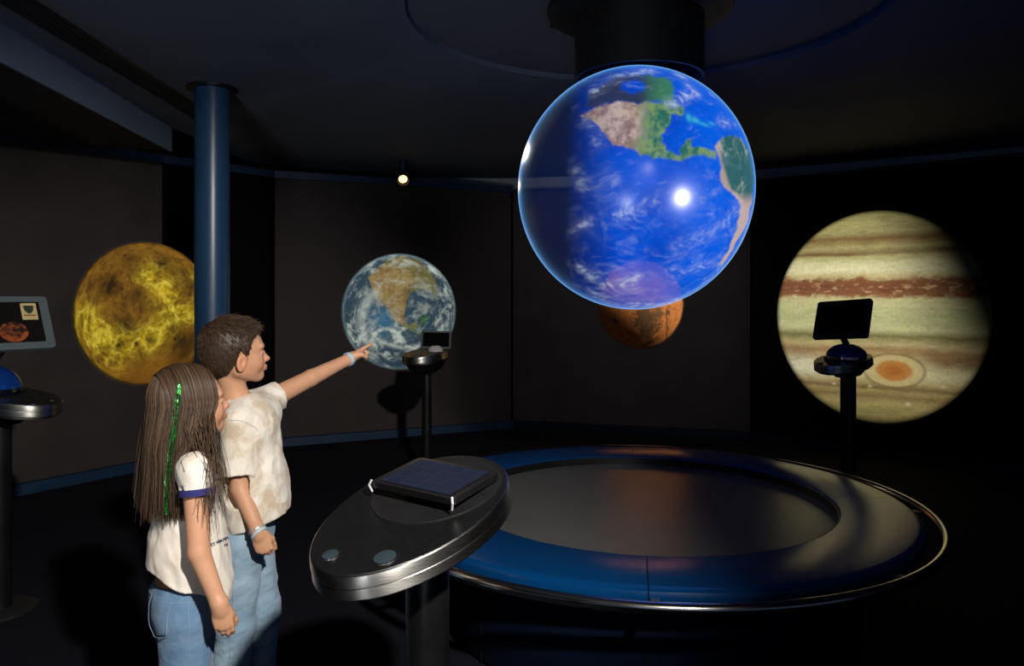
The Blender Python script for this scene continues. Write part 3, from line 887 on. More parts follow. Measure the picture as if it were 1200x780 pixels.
def dome_kiosk(name, x, y, zc, label, az, tab_az, tab_tilt, frame_m, screen_m, tab=(.36, .265), dz=.0, bit=None, roll=0.0, shift=(0, 0, 0), m_top=None, doff=-.055, dh=.092):
    root, R, c = kiosk_base(name, x, y, label, az, zc, math.radians(9), .215, .165, .075, m_top=m_top)
    oval_solid([(.42, -.125), (.62, -.115), (.8, -.085), (.92, -.05)], 64, .15, .13).xform(R, c + R @ V(-.05, 0, 0)).build('bowl', M_COLUMN, root)
    dome = [(.128 * math.cos(t), dh * math.sin(t)) for t in np.linspace(0, math.pi / 2, 14)]
    dome[-1] = (0, dome[-1][1])
    dc = c + R @ V(doff, 0, 0)
    MB().lathe([(.0, -.01), (.128, -.01)] + dome, 56).xform(np.eye(3), dc).build('dome', M_BLUEDOME, root, auto=50)
    MB().lathe([(.128, -.006), (.136, -.006), (.136, .008), (.128, .010)], 56, closed_prof=True).xform(np.eye(3), dc).build('dome_collar', M_CHROME, root, auto=40)
    # tablet on a short neck: local +x is the screen's normal before tilting
    n = V(math.cos(tab_az) * math.cos(tab_tilt), math.sin(tab_az) * math.cos(tab_tilt), math.sin(tab_tilt))
    ex = V(-math.sin(tab_az), math.cos(tab_az), 0); ey = np.cross(n, ex)
    cr, sr = math.cos(roll), math.sin(roll)
    ex, ey = ex * cr + ey * sr, ey * cr - ex * sr
    Rt = np.stack([ex, ey, n], 1)
    tcn = dc + V(0, 0, .092 + .035 + tab[1] / 2 * math.cos(tab_tilt) + dz) + V(*shift)
    nk = tcn - ey * tab[1] * .42 - n * .02
    MB().tube([dc + V(0, 0, .08), (dc + V(0, 0, .10) + nk) / 2, nk, nk + ey * .05], [.022, .020, .018, .016], 16).build('tablet_neck', M_BLACK, root)
    slab(tab[0], tab[1], .018, -.022, .004, Rt, tcn).build('tablet_frame', frame_m, root, smooth=False, bevel=.003)
    so = slab(tab[0] - .075, tab[1] - .065, .004, .004, .0055, Rt, tcn).build('tablet_screen', screen_m, root, smooth=False)
    return root, R, c, Rt, tcn


M_OFF = mat('switched_off_screen', (0.004, 0.003, 0.003), 0.15, noise=0.05)
RK = P(994, 425, 5.0)
root, R, c, Rt, tcn = dome_kiosk('touch_kiosk', RK[0], RK[1], .965, 'kiosk with a dark tablet and blue dome before the banded planet on the right wall', math.radians(218), math.radians(222), math.radians(28), M_MATTE, M_OFF, (.355, .275), roll=math.radians(5), shift=(-.03, 0, .0))
for k, (bx, by) in enumerate(((.15, .05), (.16, -.06))):
    MB().lathe([(0, .007), (.018, .007), (.022, 0)], 24).xform(R, c + R @ V(bx, by, .0)).build('button', M_BLACK, root)

LK = V(-2.245, 3.36)
scr, nt, bs, out = new_mat('left_tablet_screen')
setp(bs, col=(.008, .007, .006), rough=.2)
root, R, c, Rt, tcn = dome_kiosk('touch_kiosk', LK[0], LK[1], .94, 'kiosk with a pale framed tablet and blue dome, cut off at the picture edge', math.radians(-12), math.radians(-42), math.radians(32), M_GREYFRAME, scr, (.40, .27), roll=0.0, shift=(.075, -.036, .055), doff=-.132, dh=.112)
stk = slab(.062, .085, .002, .0055, .0066, Rt, tcn + Rt @ V(.118, .052, 0)).build('sticker', mat('cream_sticker', srgb(196, 176, 120), .6), root, smooth=False)
sh = [(-.018, .022), (.018, .022), (.018, .0), (.010, -.014), (0, -.021), (-.010, -.014), (-.018, .0)]
MB().prism(sh, .0066, .0074).xform(Rt, tcn + Rt @ V(.118, .060, 0)).build('shield_mark', mat('dark_green_ink', srgb(40, 50, 36), .6), stk, smooth=False)
for yy in (.018, -.026):
    MB().prism([(-.024, yy), (.024, yy), (.024, yy + .006), (-.024, yy + .006)], .0066, .0072).xform(Rt, tcn + Rt @ V(.118, .055, 0)).build('print_line', mat('red_ink', srgb(140, 70, 44), .6), stk, smooth=False)
m = emis_mat('screen_planet', srgb(190, 84, 30), .35)
nt = m.node_tree; nz = nt.nodes.new('ShaderNodeTexNoise'); nz.inputs['Scale'].default_value = 30; rp = nt.nodes.new('ShaderNodeValToRGB')
rp.color_ramp.elements[0].color = (*srgb(40, 20, 12), 1); rp.color_ramp.elements[1].color = (*srgb(205, 96, 36), 1)
rp.color_ramp.elements[0].position = .38; rp.color_ramp.elements[1].position = .62
tcn2 = nt.nodes.new('ShaderNodeTexCoord'); nt.links.new(tcn2.outputs['Object'], nz.inputs['Vector'])
nt.links.new(nz.outputs['Fac'], rp.inputs[0]); nt.links.new(rp.outputs[0], nt.nodes['Principled BSDF'].inputs['Emission Color'])
MB().prism([(.055 * math.cos(t), .05 * math.sin(t)) for t in np.linspace(0, 2 * np.pi, 40, endpoint=False)], .0055, .0062).xform(Rt, tcn + Rt @ V(.045, -.05, 0)).build('screen_picture', m, root, smooth=False)
for k, (bx, by) in enumerate(((.15, .05), (.16, -.06))):
    MB().lathe([(0, .007), (.018, .007), (.022, 0)], 24).xform(R, c + R @ V(bx, by, .0)).build('button', M_BLACK, root)

# -- far kiosk under the earth picture: small tilted tablet on a white foot
SK = P(500, 415, 5.6)
root, R, c = kiosk_base('touch_kiosk', SK[0], SK[1], 'small far kiosk with a grey framed tablet before the cloudy blue planet picture', math.radians(235), .96, math.radians(8), .19, .155, .02, rcol=.036, th=.05)
oval_solid([(.42, -.15), (.66, -.13), (.85, -.095), (.95, -.05)], 64, .175, .145).xform(R, c).build('bowl', M_COLUMN, root)
n = V(.10, -.62, .78); n /= np.linalg.norm(n); ex = V(1, .16, 0); ex -= n * (ex @ n); ex /= np.linalg.norm(ex); ey = np.cross(n, ex)
n = V(.06, -.86, .50); n /= np.linalg.norm(n); ex = V(1, .07, -.03); ex -= n * (ex @ n); ex /= np.linalg.norm(ex); ey = np.cross(n, ex)
Rt = np.stack([ex, ey, n], 1); tcn = P(511, 398, 5.53) - np.r_[SK[:2], 0]
slab(.218, .142, .010, -.014, .003, Rt, tcn).build('tablet_frame', M_GREYFRAME, root, smooth=False, bevel=.002)
slab(.188, .112, .003, .003, .0042, Rt, tcn).build('tablet_screen', M_OFF, root, smooth=False)
ft = tcn - ey * .065
MB().lathe([(0, -.02), (.05, -.02), (.055, 0), (.03, .02), (0, .024)], 32, sx=1, sy=.7).xform(np.eye(3), V(ft[0], ft[1] - .01, ft[2] - .005)).build('tablet_foot', M_WHITEPL, root)
M_AMBER = mat('amber_plate_print', srgb(176, 108, 40), .4, noise=.3)
for (bx, by, s) in ((.10, -.06, .035), (.05, .045, .03), (-.02, .10, .02)):
    oval_solid([(1, 0), (1, .003)], 24, s, s * .6).xform(R, c + R @ V(bx, by, .0015)).build('plate_marking', M_AMBER, root)

# ------------------------------------------------------------------ spotlight under the ceiling
LP = P(472, 214, 7.15)
sl = empty('ceiling_spotlight', (LP[0], LP[1], LP[2]), label='small black cylinder spotlight with warm lamp, hanging above the wall rail', cat='spotlight')
MB().lathe([(0, .10), (.035, .10), (.035, CEIL - LP[2] - .01), (.05, CEIL - LP[2] - .008), (.05, CEIL - LP[2] + .002), (0, CEIL - LP[2] + .002)], 32).build('stem', M_RAIL, sl)
ld = V(.18, -.75, -.55); ld /= np.linalg.norm(ld)
sx_ = np.cross(ld, V(0, 0, 1)); sx_ /= np.linalg.norm(sx_); Rl = np.stack([sx_, np.cross(ld, sx_), ld], 1)
MB().lathe([(0, -.09), (.055, -.09), (.060, -.08), (.060, .05), (.054, .05), (.050, .02), (0, .02)], 40).xform(Rl, V(0, 0, .045)).build('lamp_head', M_MATTE, sl)
MB().lathe([(0, .022), (.036, .022), (.040, .026), (0, .034)], 32).xform(Rl, V(0, 0, .045)).build('lamp_lens', emis_mat('warm_lamp', (1.0, .62, .25), 3.0), sl)

# ------------------------------------------------------------------ implicit surfaces for the two children
class Field:
    def __init__(s, lo, hi, h):
        s.lo = np.asarray(lo, float); s.h = h
        s.n = np.ceil((np.asarray(hi, float) - s.lo) / h).astype(int) + 1
        s.D = np.full(s.n, .25, np.float32)
        s.ax = [s.lo[i] + h * np.arange(s.n[i]) for i in range(3)]

    def sl(s, lo, hi, pad):
        a = np.clip(np.floor((np.asarray(lo) - pad - s.lo) / s.h).astype(int), 0, s.n)
        b = np.clip(np.ceil((np.asarray(hi) + pad - s.lo) / s.h).astype(int) + 1, 0, s.n)
        return tuple(slice(i, j) for i, j in zip(a, b))

    def grid(s, S):
        return (s.ax[0][S[0]][:, None, None], s.ax[1][S[1]][None, :, None], s.ax[2][S[2]][None, None, :])

    def add(s, prim, k=.012, sub=False):
        f, lo, hi = prim
        S = s.sl(lo, hi, k + .012)
        A = s.D[S]
        if A.size == 0: return
        d = f(*s.grid(S)).astype(np.float32)
        if sub: d = -d; A = -A
        if sub:
            a, b_ = s.D[S], d
            h_ = np.maximum(k - np.abs(a - b_), 0) / k if k > 0 else 0
            s.D[S] = np.maximum(a, b_) + h_ * h_ * k * .25
        else:
            h_ = np.maximum(k - np.abs(A - d), 0) / k if k > 0 else 0
            s.D[S] = np.minimum(A, d) - h_ * h_ * k * .25

    def sample(s, p):
        q = (np.asarray(p) - s.lo) / s.h
        q = np.clip(q, 0, s.n - 1.001)
        i = q.astype(int); t = q - i
        r = 0
        for dx in (0, 1):
            for dy in (0, 1):
                for dz in (0, 1):
                    w_ = (t[:, 0] if dx else 1 - t[:, 0]) * (t[:, 1] if dy else 1 - t[:, 1]) * (t[:, 2] if dz else 1 - t[:, 2])
                    r = r + w_ * s.D[i[:, 0] + dx, i[:, 1] + dy, i[:, 2] + dz]
        return r

    def grad(s, p):
        e = s.h
        g = np.stack([s.sample(p + np.eye(3)[k] * e) - s.sample(p - np.eye(3)[k] * e) for k in range(3)], 1)
        return g / (np.linalg.norm(g, axis=1)[:, None] + 1e-9)

    def project(s, p, off=0.0, it=6):
        p = np.array(p, float)
        for _ in range(it):
            p = p - s.grad(p) * (s.sample(p) - off)[:, None] * .9
        return p

    def displace(s, fn, band=.02):
        I = np.nonzero(np.abs(s.D) < band)
        s.D[I] += fn(s.ax[0][I[0]], s.ax[1][I[1]], s.ax[2][I[2]]).astype(np.float32)

    def mesh(s):
        """surface nets"""
        D = s.D
        ins = D < 0
        n = [d - 1 for d in D.shape]
        c8 = [(i, j, k) for i in (0, 1) for j in (0, 1) for k in (0, 1)]
        cnt = np.zeros(n, np.int8)
        for i, j, k in c8: cnt += ins[i:i + n[0], j:j + n[1], k:k + n[2]]
        I = np.nonzero((cnt > 0) & (cnt < 8))
        base = np.stack(I, 1)
        vid = np.full(n, -1, np.int32); vid[I] = np.arange(len(base), dtype=np.int32)
        vals = {c: D[I[0] + c[0], I[1] + c[1], I[2] + c[2]] for c in c8}
        acc = np.zeros((len(base), 3)); num = np.zeros(len(base))
        for a in c8:
            for ax in range(3):
                if a[ax]: continue
                b_ = list(a); b_[ax] = 1; b_ = tuple(b_)
                va, vb = vals[a], vals[b_]
                m = (va < 0) != (vb < 0)
                t = np.where(m, va / np.where(m, va - vb, 1), 0)
                p = np.tile(np.array(a, float), (len(base), 1)); p[:, ax] += t
                acc += p * m[:, None]; num += m
        verts = s.lo + (base + acc / num[:, None]) * s.h
        faces = []
        for ax in range(3):
            o1, o2 = [(1, 2), (2, 0), (0, 1)][ax]
            sa = [slice(1, -1)] * 3; sb = [slice(1, -1)] * 3
            sa[ax] = slice(0, D.shape[ax] - 1); sb[ax] = slice(1, D.shape[ax])
            A = ins[tuple(sa)]; B = ins[tuple(sb)]
            E_ = np.stack(np.nonzero(A != B), 1)
            if len(E_) == 0: continue
            flip = A[tuple(E_.T)]
            g = E_ + 1; g[:, ax] -= 1
            def cell(d1, d2):
                q = g.copy(); q[:, o1] -= d1; q[:, o2] -= d2
                return vid[tuple(q.T)]
            Q = np.stack([cell(1, 1), cell(0, 1), cell(0, 0), cell(1, 0)], 1)
            Q = np.where(flip[:, None], Q, Q[:, ::-1])
            faces.append(Q[(Q >= 0).all(1)])
        return verts, np.concatenate(faces)


def cap(a, b_, ra, rb=None, plane=None):
    """tapered capsule; plane = (point, normal) cuts it off on the normal's side"""
    a = np.asarray(a, float); b_ = np.asarray(b_, float); rb = ra if rb is None else rb
    ab = b_ - a; L2 = ab @ ab + 1e-12
    def f(X, Y, Z):
        t = np.clip(((X - a[0]) * ab[0] + (Y - a[1]) * ab[1] + (Z - a[2]) * ab[2]) / L2, 0, 1)
        d = np.sqrt((X - a[0] - t * ab[0]) ** 2 + (Y - a[1] - t * ab[1]) ** 2 + (Z - a[2] - t * ab[2]) ** 2) - (ra + (rb - ra) * t)
        if plane is not None:
            p, nn = plane
            d = np.maximum(d, (X - p[0]) * nn[0] + (Y - p[1]) * nn[1] + (Z - p[2]) * nn[2])
        return d
    r = max(ra, rb)
    return f, np.minimum(a, b_) - r, np.maximum(a, b_) + r


def ell(c, r, R=None, plane=None):
    c = np.asarray(c, float); r = np.asarray(r, float); R = np.eye(3) if R is None else R
    def f(X, Y, Z):
        x, y, z = X - c[0], Y - c[1], Z - c[2]
        q = [x * R[0, i] + y * R[1, i] + z * R[2, i] for i in range(3)]
        k0 = np.sqrt((q[0] / r[0]) ** 2 + (q[1] / r[1]) ** 2 + (q[2] / r[2]) ** 2) + 1e-9
        k1 = np.sqrt((q[0] / r[0] ** 2) ** 2 + (q[1] / r[1] ** 2) ** 2 + (q[2] / r[2] ** 2) ** 2) + 1e-9
        d = k0 * (k0 - 1) / k1
        if plane is not None:
            p, nn = plane
            d = np.maximum(d, (X - p[0]) * nn[0] + (Y - p[1]) * nn[1] + (Z - p[2]) * nn[2])
        return d
    e = np.sqrt(((R * r[None]) ** 2).sum(1))
    return f, c - e, c + e


def frame(heading, pitch=0.0, roll=0.0):
    """columns: forward, left, up"""
    return rot(heading, -pitch, roll)


class Head:
    def __init__(s, O, heading, pitch, sc=1.0):
        s.O = np.asarray(O, float); s.R = frame(heading, pitch); s.sc = sc
    def w(s, x, y, z):
        return s.O + s.R @ (V(x, y, z) * s.sc)
    def loc(s, p):
        return ((np.asarray(p) - s.O) @ s.R) / s.sc
    def E(s, c, r, extra=None):
        return ell(s.w(*c), V(*r) * s.sc, s.R if extra is None else s.R @ extra)
    def C(s, a, b_, ra, rb=None):
        return cap(s.w(*a), s.w(*b_), ra * s.sc, (ra if rb is None else rb) * s.sc)
    def build(s, F):
        A = F.add
        A(s.E((-.014, 0, .016), (.088, .071, .083)), .01)
        A(s.E((.034, 0, .004), (.058, .060, .070)), .03)
        A(s.E((.030, 0, -.040), (.052, .052, .056)), .03)
        for y in (-1, 1):
            A(s.E((.056, y * .031, -.044), (.028, .025, .028)), .02)
            A(s.C((.004, y * .046, -.062), (.062, y * .013, -.088), .019, .015), .022)
        A(s.E((.073, 0, -.088), (.017, .018, .014)), .016)
        for y in (-1, 1):
            A(s.E((.080, y * .028, .008), (.012, .024, .008)), .014)
            A(s.E((.098, y * .030, -.014), (.014, .016, .0105)), .012, sub=True)
        A(s.C((.086, 0, -.006), (.101, 0, -.034), .0065, .009), .010)
        A(s.E((.104, 0, -.036), (.0095, .0085, .008)), .006)
        for y in (-1, 1):
            A(s.E((.096, y * .0095, -.039), (.008, .006, .0055)), .005)
        A(s.E((.086, 0, -.060), (.012, .022, .014)), .012)
        A(s.E((.0965, 0, -.0585), (.006, .017, .0042)), .004)
        A(s.E((.0950, 0, -.0675), (.006, .015, .005)), .004)
        for y in (-1, 1):
            for j in range(4):   # lids
                t0, t1 = -1 + .5 * j, -.5 + .5 * j
                q = lambda t: (.0865 - .008 * t * t, y * (.030 + .014 * t), -.0085 - .006 * t * t)
                q2 = lambda t: (.0850 - .008 * t * t, y * (.030 + .014 * t), -.0195 + .006 * t * t)
                A(s.C(q(t0), q(t1), .0032), .003); A(s.C(q2(t0), q2(t1), .0028), .003)
        tl = rot(0, math.radians(12), 0)
        for y in (-1, 1):
            ex = rot(y * math.radians(-24), 0, 0) @ tl
            A(s.E((.010, y * .073, -.036), (.018, .0075, .028), ex), .006)
            A(s.E((.013, y * .0815, -.033), (.010, .006, .017), ex), .004, sub=True)
            A(s.E((.020, y * .0735, -.040), (.004, .004, .007), ex), .004)
    def eyes(s, parent, root, iris):
        for y in (-1, 1):
            c = s.w(.0760, y * .030, -.0138) - root
            m_ = MB().lathe([(.0125 * math.cos(t), .0125 * math.sin(t)) for t in np.linspace(-math.pi / 2, math.pi / 2, 16)], 24, caps=False)
            fwd = s.R @ V(1, 0, .06); fwd /= np.linalg.norm(fwd)
            a = np.cross(fwd, V(0, 0, 1)); a /= np.linalg.norm(a)
            Rm = np.stack([a, np.cross(fwd, a), fwd], 1)
            e = m_.xform(Rm * s.sc, c).build('eye', M_EYE, parent)
            MB().lathe([(0.0, .0128), (.0028, .0127), (.0058, .0114), (.0056, .0108), (0, .0108)], 24).xform(Rm * s.sc, c).build('iris', iris, e)


def hand(F, wrist, d, n, t, curl=(.3, .3, .3, .3), spread=.0, sc=1.0, thumb=(.5, .4), rw=.021, fold=False):
    """d: towards the fingers, n: out of the palm, t: towards the thumb"""
    d = np.asarray(d, float); d = d / np.linalg.norm(d)
    n = np.asarray(n, float); n = n - d * (n @ d); n /= np.linalg.norm(n)
    t = np.cross(n, d) * (1 if np.cross(n, d) @ np.asarray(t) > 0 else -1)
    w_ = np.asarray(wrist, float)
    R = np.stack([d, t, n], 1)
    F.add(ell(w_ + d * .034 * sc, V(.044, .031, .0145) * sc, R), .012)
    F.add(cap(w_ - d * .01, w_ + d * .012 * sc, rw, .019 * sc), .012)
    F.add(ell(w_ + (d * .030 + t * .016 + n * .007) * sc, V(.024, .013, .012) * sc, R), .01)
    L = (.046, .052, .048, .038); off = (.0235, .0082, -.0072, -.0215); st = (.064, .068, .065, .058)
    for i in range(4):
        p = w_ + (d * st[i] + t * off[i]) * sc
        a = 0.0; sp = spread * (1.5 - i)
        r = (.0077, .0079, .0075, .0066)[i] * sc
        F.add(cap(w_ + (d * .035 + t * off[i] * .8) * sc, p, r * 1.15, r * 1.08), .006)
        for k, fr_ in enumerate((.44, .31, .25)):
            a += curl[i] * (1.0, 1.15, .7)[k]
            dirn = (d * math.cos(a) + n * math.sin(a)) * math.cos(sp) + t * math.sin(sp)
            q = p + dirn * L[i] * fr_ * sc
            F.add(cap(p, q, r * (1.02 - .08 * k), r * (.96 - .09 * k)), .0022)
            p = q
    b0 = w_ + (d * .014 + t * .018 + n * .004) * sc
    b1 = b0 + (d * .024 * math.cos(thumb[0]) + t * .026 * math.sin(thumb[0] + .35) + n * .010) * sc
    b2 = b1 + (d * .024 + t * .012 * math.cos(thumb[1] * 2) + n * .016 * math.sin(thumb[1])) * sc
    b3 = b2 + (d * .018 - t * .002 + n * .012 * math.sin(thumb[1])) * sc
    if fold:      # thumb closed across the curled fingers
        b1 = b0 + (d * .018 + t * .012 + n * .014) * sc; b2 = b1 + (d * .014 - t * .006 + n * .017) * sc; b3 = b2 + (d * .004 - t * .017 + n * .006) * sc
    F.add(cap(b0, b1, .0125 * sc, .0098 * sc), .010); F.add(cap(b1, b2, .0092 * sc, .0082 * sc), .004); F.add(cap(b2, b3, .0080 * sc, .0066 * sc), .003)


def shoe(F, ankle, heading):
    R = frame(heading)
    a = V(ankle[0], ankle[1], 0)
    F.add(ell(a + R @ V(.055, 0, .038), (.105, .040, .036), R, plane=(V(0, 0, .001), V(0, 0, -1))), .01)
    F.add(ell(a + R @ V(-.005, 0, .055), (.052, .037, .052), R, plane=(V(0, 0, .001), V(0, 0, -1))), .02)
    F.add(cap(a + V(0, 0, .05), a + V(0, 0, .105), .040, .042), .015)


def skin_colors(v, head, base, extra=()):
    q = head.loc(v)
    c = np.tile(np.array(base), (len(v), 1))
    n1 = fbm(v[:, 0] * 22, v[:, 1] * 22, v[:, 2] * 22, 3)
    c = c * (1 + .10 * n1[:, None])
    def tint(cen, rad, col, amt):
        nonlocal c
        d = np.sqrt((((q - np.array(cen)) / np.array(rad)) ** 2).sum(1))
        k = amt * np.exp(-d ** 2)
        c = mixc(c, np.tile(np.array(col), (len(v), 1)), k)
    for y in (-1, 1):
        tint((.075, y * .034, -.045), (.03, .022, .022), np.array(base) * V(1.12, .72, .66), .5)
        tint((.010, y * .078, -.036), (.02, .02, .03), np.array(base) * V(1.12, .74, .66), .55)
        tint((.088, y * .030, .006), (.012, .020, .0045), V(.05, .028, .016), .8)     # eyebrows
    tint((.104, 0, -.038), (.012, .012, .010), np.array(base) * V(1.1, .78, .72), .4)
    tint((.100, 0, -.063), (.012, .018, .0075), np.array(base) * V(1.0, .48, .44), .75)
    return np.clip(c, 0, 1)


def skin_mat():
    m, nt, b, out = new_mat('skin')
    a = nt.nodes.new('ShaderNodeVertexColor'); a.layer_name = 'Col'
    nt.links.new(a.outputs['Color'], b.inputs['Base Color'])
    setp(b, rough=.48, spec=.35, sss=.12)
    b.inputs['Subsurface Radius'].default_value = (.012, .005, .003); b.inputs['Subsurface Scale'].default_value = .5
    return m


M_SKIN = skin_mat()
M_EYE = mat('eye_white', (.75, .72, .68), .15, noise=.03)
M_IRIS = mat('brown_iris', (.05, .025, .012), .1, noise=.2)


def cloth_mat(name, c0, c1=None, scale=9, thr=(.45, .62), weave=900, rough=.9, bump=.15):
    m, nt, b, out = new_mat(name)
    setp(b, rough=rough, spec=.15, sheen=.15)
    N = nt.nodes; L = nt.links
    tc = N.new('ShaderNodeTexCoord'); n = N.new('ShaderNodeTexNoise'); n.inputs['Scale'].default_value = scale; n.inputs['Detail'].default_value = 5; n.inputs['Roughness'].default_value = .6; n.inputs['Distortion'].default_value = .6
    L.new(tc.outputs['Object'], n.inputs['Vector'])
    rp = N.new('ShaderNodeValToRGB'); rp.color_ramp.elements[0].position = thr[0]; rp.color_ramp.elements[1].position = thr[1]
    rp.color_ramp.elements[0].color = (*c0, 1); rp.color_ramp.elements[1].color = (*(c1 or c0), 1)
    L.new(n.outputs['Fac'], rp.inputs[0]); L.new(rp.outputs[0], b.inputs['Base Color'])
    n2 = N.new('ShaderNodeTexNoise'); n2.inputs['Scale'].default_value = weave; n2.inputs['Detail'].default_value = 2
    L.new(tc.outputs['Object'], n2.inputs['Vector'])
    n3 = N.new('ShaderNodeTexNoise'); n3.inputs['Scale'].default_value = 24; n3.inputs['Detail'].default_value = 4; n3.inputs['Distortion'].default_value = 1.2
    L.new(tc.outputs['Object'], n3.inputs['Vector'])
    ad = N.new('ShaderNodeMath'); ad.operation = 'MULTIPLY_ADD'; ad.inputs[1].default_value = .12
    L.new(n2.outputs['Fac'], ad.inputs[0]); L.new(n3.outputs['Fac'], ad.inputs[2])
    bp = N.new('ShaderNodeBump'); bp.inputs['Strength'].default_value = bump; bp.inputs['Distance'].default_value = .012
    L.new(ad.outputs[0], bp.inputs['Height']); L.new(bp.outputs[0], b.inputs['Normal'])
    return m


def denim_mat(name, c0, c1):
    m = cloth_mat(name, c0, c1, scale=7, thr=(.35, .68), weave=1400, rough=.85, bump=.3)
    return m


def sdf_obj(name, F, m, parent, root, colors=None):
    v, f = F.mesh()
    return mesh_obj(name, v - root[None], f, m, parent, colors=colors(v) if colors else None)


def hair_mat(name, c0, c1, rough=.42):
    m, nt, b, out = new_mat(name)
    setp(b, rough=rough, spec=.45)
    a = nt.nodes.new('ShaderNodeVertexColor'); a.layer_name = 'Col'
    mx = nt.nodes.new('ShaderNodeMix'); mx.data_type = 'RGBA'; mx.inputs[6].default_value = (*c0, 1); mx.inputs[7].default_value = (*c1, 1)
    sp_ = nt.nodes.new('ShaderNodeSeparateColor'); nt.links.new(a.outputs['Color'], sp_.inputs[0])
    nt.links.new(sp_.outputs[0], mx.inputs['Factor']); nt.links.new(mx.outputs[2], b.inputs['Base Color'])
    return m


def strands(paths, r0, r1, shade):
    """paths (n, m, 3) -> three-sided tapering tubes; shade (n,) 0..1"""
    n, m, _ = paths.shape
    T = np.gradient(paths, axis=1); T /= np.linalg.norm(T, axis=2, keepdims=True) + 1e-9
    ref = np.tile(V(.31, .52, .2), (n, m, 1))
    A = np.cross(T, ref); A /= np.linalg.norm(A, axis=2, keepdims=True) + 1e-9
    B = np.cross(T, A)
    rad = np.linspace(r0, r1, m)[None, :, None]
    ring = [paths + rad * (math.cos(a) * A + math.sin(a) * B) for a in (0, 2.094, 4.189)]
    verts = np.stack(ring, 2).reshape(-1, 3)
    idx = np.arange(n * m * 3).reshape(n, m, 3)
    q = []
    for k in range(3):
        k2 = (k + 1) % 3
        q.append(np.stack([idx[:, :-1, k], idx[:, :-1, k2], idx[:, 1:, k2], idx[:, 1:, k]], -1).reshape(-1, 4))
    col = np.repeat(shade, m * 3)
    return verts, np.concatenate(q), np.stack([col, col, col], 1)


def tube_on(F, pts, rad, off, n=8, closed=False):
    pts = F.project(np.array(pts, float), off)
    return MB().tube(list(pts), rad, n)


rng = np.random.default_rng(11)

# ================================================================== the boy
BR = V(-.83, 2.48, 0)
hd = math.radians(6)                 # torso heading
Fw, Lf = V(math.cos(hd), math.sin(hd), 0), V(-math.sin(hd), math.cos(hd), 0)
RB = frame(hd)
boy = empty('person', BR, label='boy in a cream tie-dye T-shirt and light jeans pointing at the planet wall', cat='person')
HB = Head(P(273, 411, 2.46), math.radians(30), math.radians(4), 1.0)
b_neck = P(275, 466, 2.475); b_rs = P(279, 496, 2.385); b_re = P(281, 572, 2.365); b_rw = P(303, 624, 2.315)
b_ls = P(304, 474, 2.575); b_le = P(364, 443, 2.73); b_lw = P(411, 419.5, 2.87)
b_tip = P(436, 402, 2.955)
b_hip = P(287, 626, 2.47)
b_rh, b_lh = b_hip - Lf * .062 + V(0, 0, -.02), b_hip + Lf * .062 + V(0, 0, -.02)
b_rk, b_lk = V(b_rh[0] - .012, b_rh[1] - .01, .345), V(b_lh[0] + .035, b_lh[1] + .01, .345)
b_ra, b_la = V(b_rk[0] - .030, b_rk[1] - .01, .07), V(b_lk[0] - .02, b_lk[1] + .02, .07)
b_ch = P(294, 508, 2.47); b_mid = P(297, 555, 2.47); b_low = P(299, 598, 2.47)

F = Field((-1.08, 2.20, .0), (-.50, 3.02, 1.325), .0030)
HB.build(F)
F.add(cap(HB.w(-.022, 0, -.055), b_neck, .040, .043), .02)
F.add(cap(b_neck, b_neck + V(0, 0, -.05), .043, .06), .02)
F.add(cap(b_rs, b_ls, .040), .03)
F.add(ell(b_ch, (.080, .108, .115), RB), .03); F.add(ell(b_mid, (.076, .100, .12), RB), .03); F.add(ell(b_hip + V(0, 0, .01), (.080, .108, .09), RB), .03)
F.add(cap(b_rs, b_re, .036, .029), .012); F.add(cap(b_re, b_rw, .029, .0205), .008)
F.add(cap(b_ls, b_le, .037, .030), .012); F.add(cap(b_le, b_lw, .030, .0205), .008)
F.add(cap(b_rh, b_rk, .062, .044), .02); F.add(cap(b_lh, b_lk, .062, .044), .02)
F.add(cap(b_rk, b_ra, .044, .030), .01); F.add(cap(b_lk, b_la, .044, .030), .01)
for a in (b_ra, b_la):
    F.add(ell(V(a[0] + .05, a[1] + .005, .038), (.070, .024, .018), RB), .02)
dr = b_rw - b_re
hand(F, b_rw, V(.10, .0, -.30), V(-.25, .95, .1), V(.9, .0, .2), curl=(.75, .85, .9, .95), sc=.86, thumb=(.3, .8))
hand(F, b_lw, b_tip - b_lw, V(.35, -.35, -.9), V(.35, -.75, .3), curl=(.06, 1.25, 1.35, 1.4), spread=.02, sc=.90, fold=True)
body = sdf_obj('body', F, M_SKIN, boy, BR, lambda v: {'Col': skin_colors(v, HB, srgb(202, 152, 120))})
body_b = F
HB.eyes(boy, BR, M_IRIS)

# short hair: a cap that follows the skull plus thousands of short strands
def boy_hair_th(q):
    x, y, z = q[:, 0], q[:, 1], q[:, 2]
    line = np.interp(x, [-.12, -.06, -.02, -.004, .012, .022, .030, .040, .050, .060, .075, .10], [-.085, -.085, -.068, -.045, .000, -.030, -.034, .000, .024, .036, .048, .052])
    k = sstep(-.004, .020, z - line)
    full = np.interp(z, [-.08, -.03, .03, .07, .1], [.0015, .003, .005, .010, .012])
    full = full + .001 * sstep(.02, .07, x) * sstep(.05, .08, z)
    return k, full
H = Field(HB.O - .15, HB.O + .15, .0030)
Xg = np.stack(np.meshgrid(*H.ax, indexing='ij'), -1).reshape(-1, 3)
q = HB.loc(Xg)
sk = Head(HB.O, 0, 0); sk.R = HB.R
HS = Field(HB.O - .15, HB.O + .15, .0030)
HS.add(HB.E((-.014, 0, .016), (.088, .071, .083)), .01); HS.add(HB.E((.034, 0, .004), (.058, .060, .070)), .03)
HS.add(HB.E((-.03, 0, -.035), (.062, .052, .055)), .03)
k, full = boy_hair_th(q)
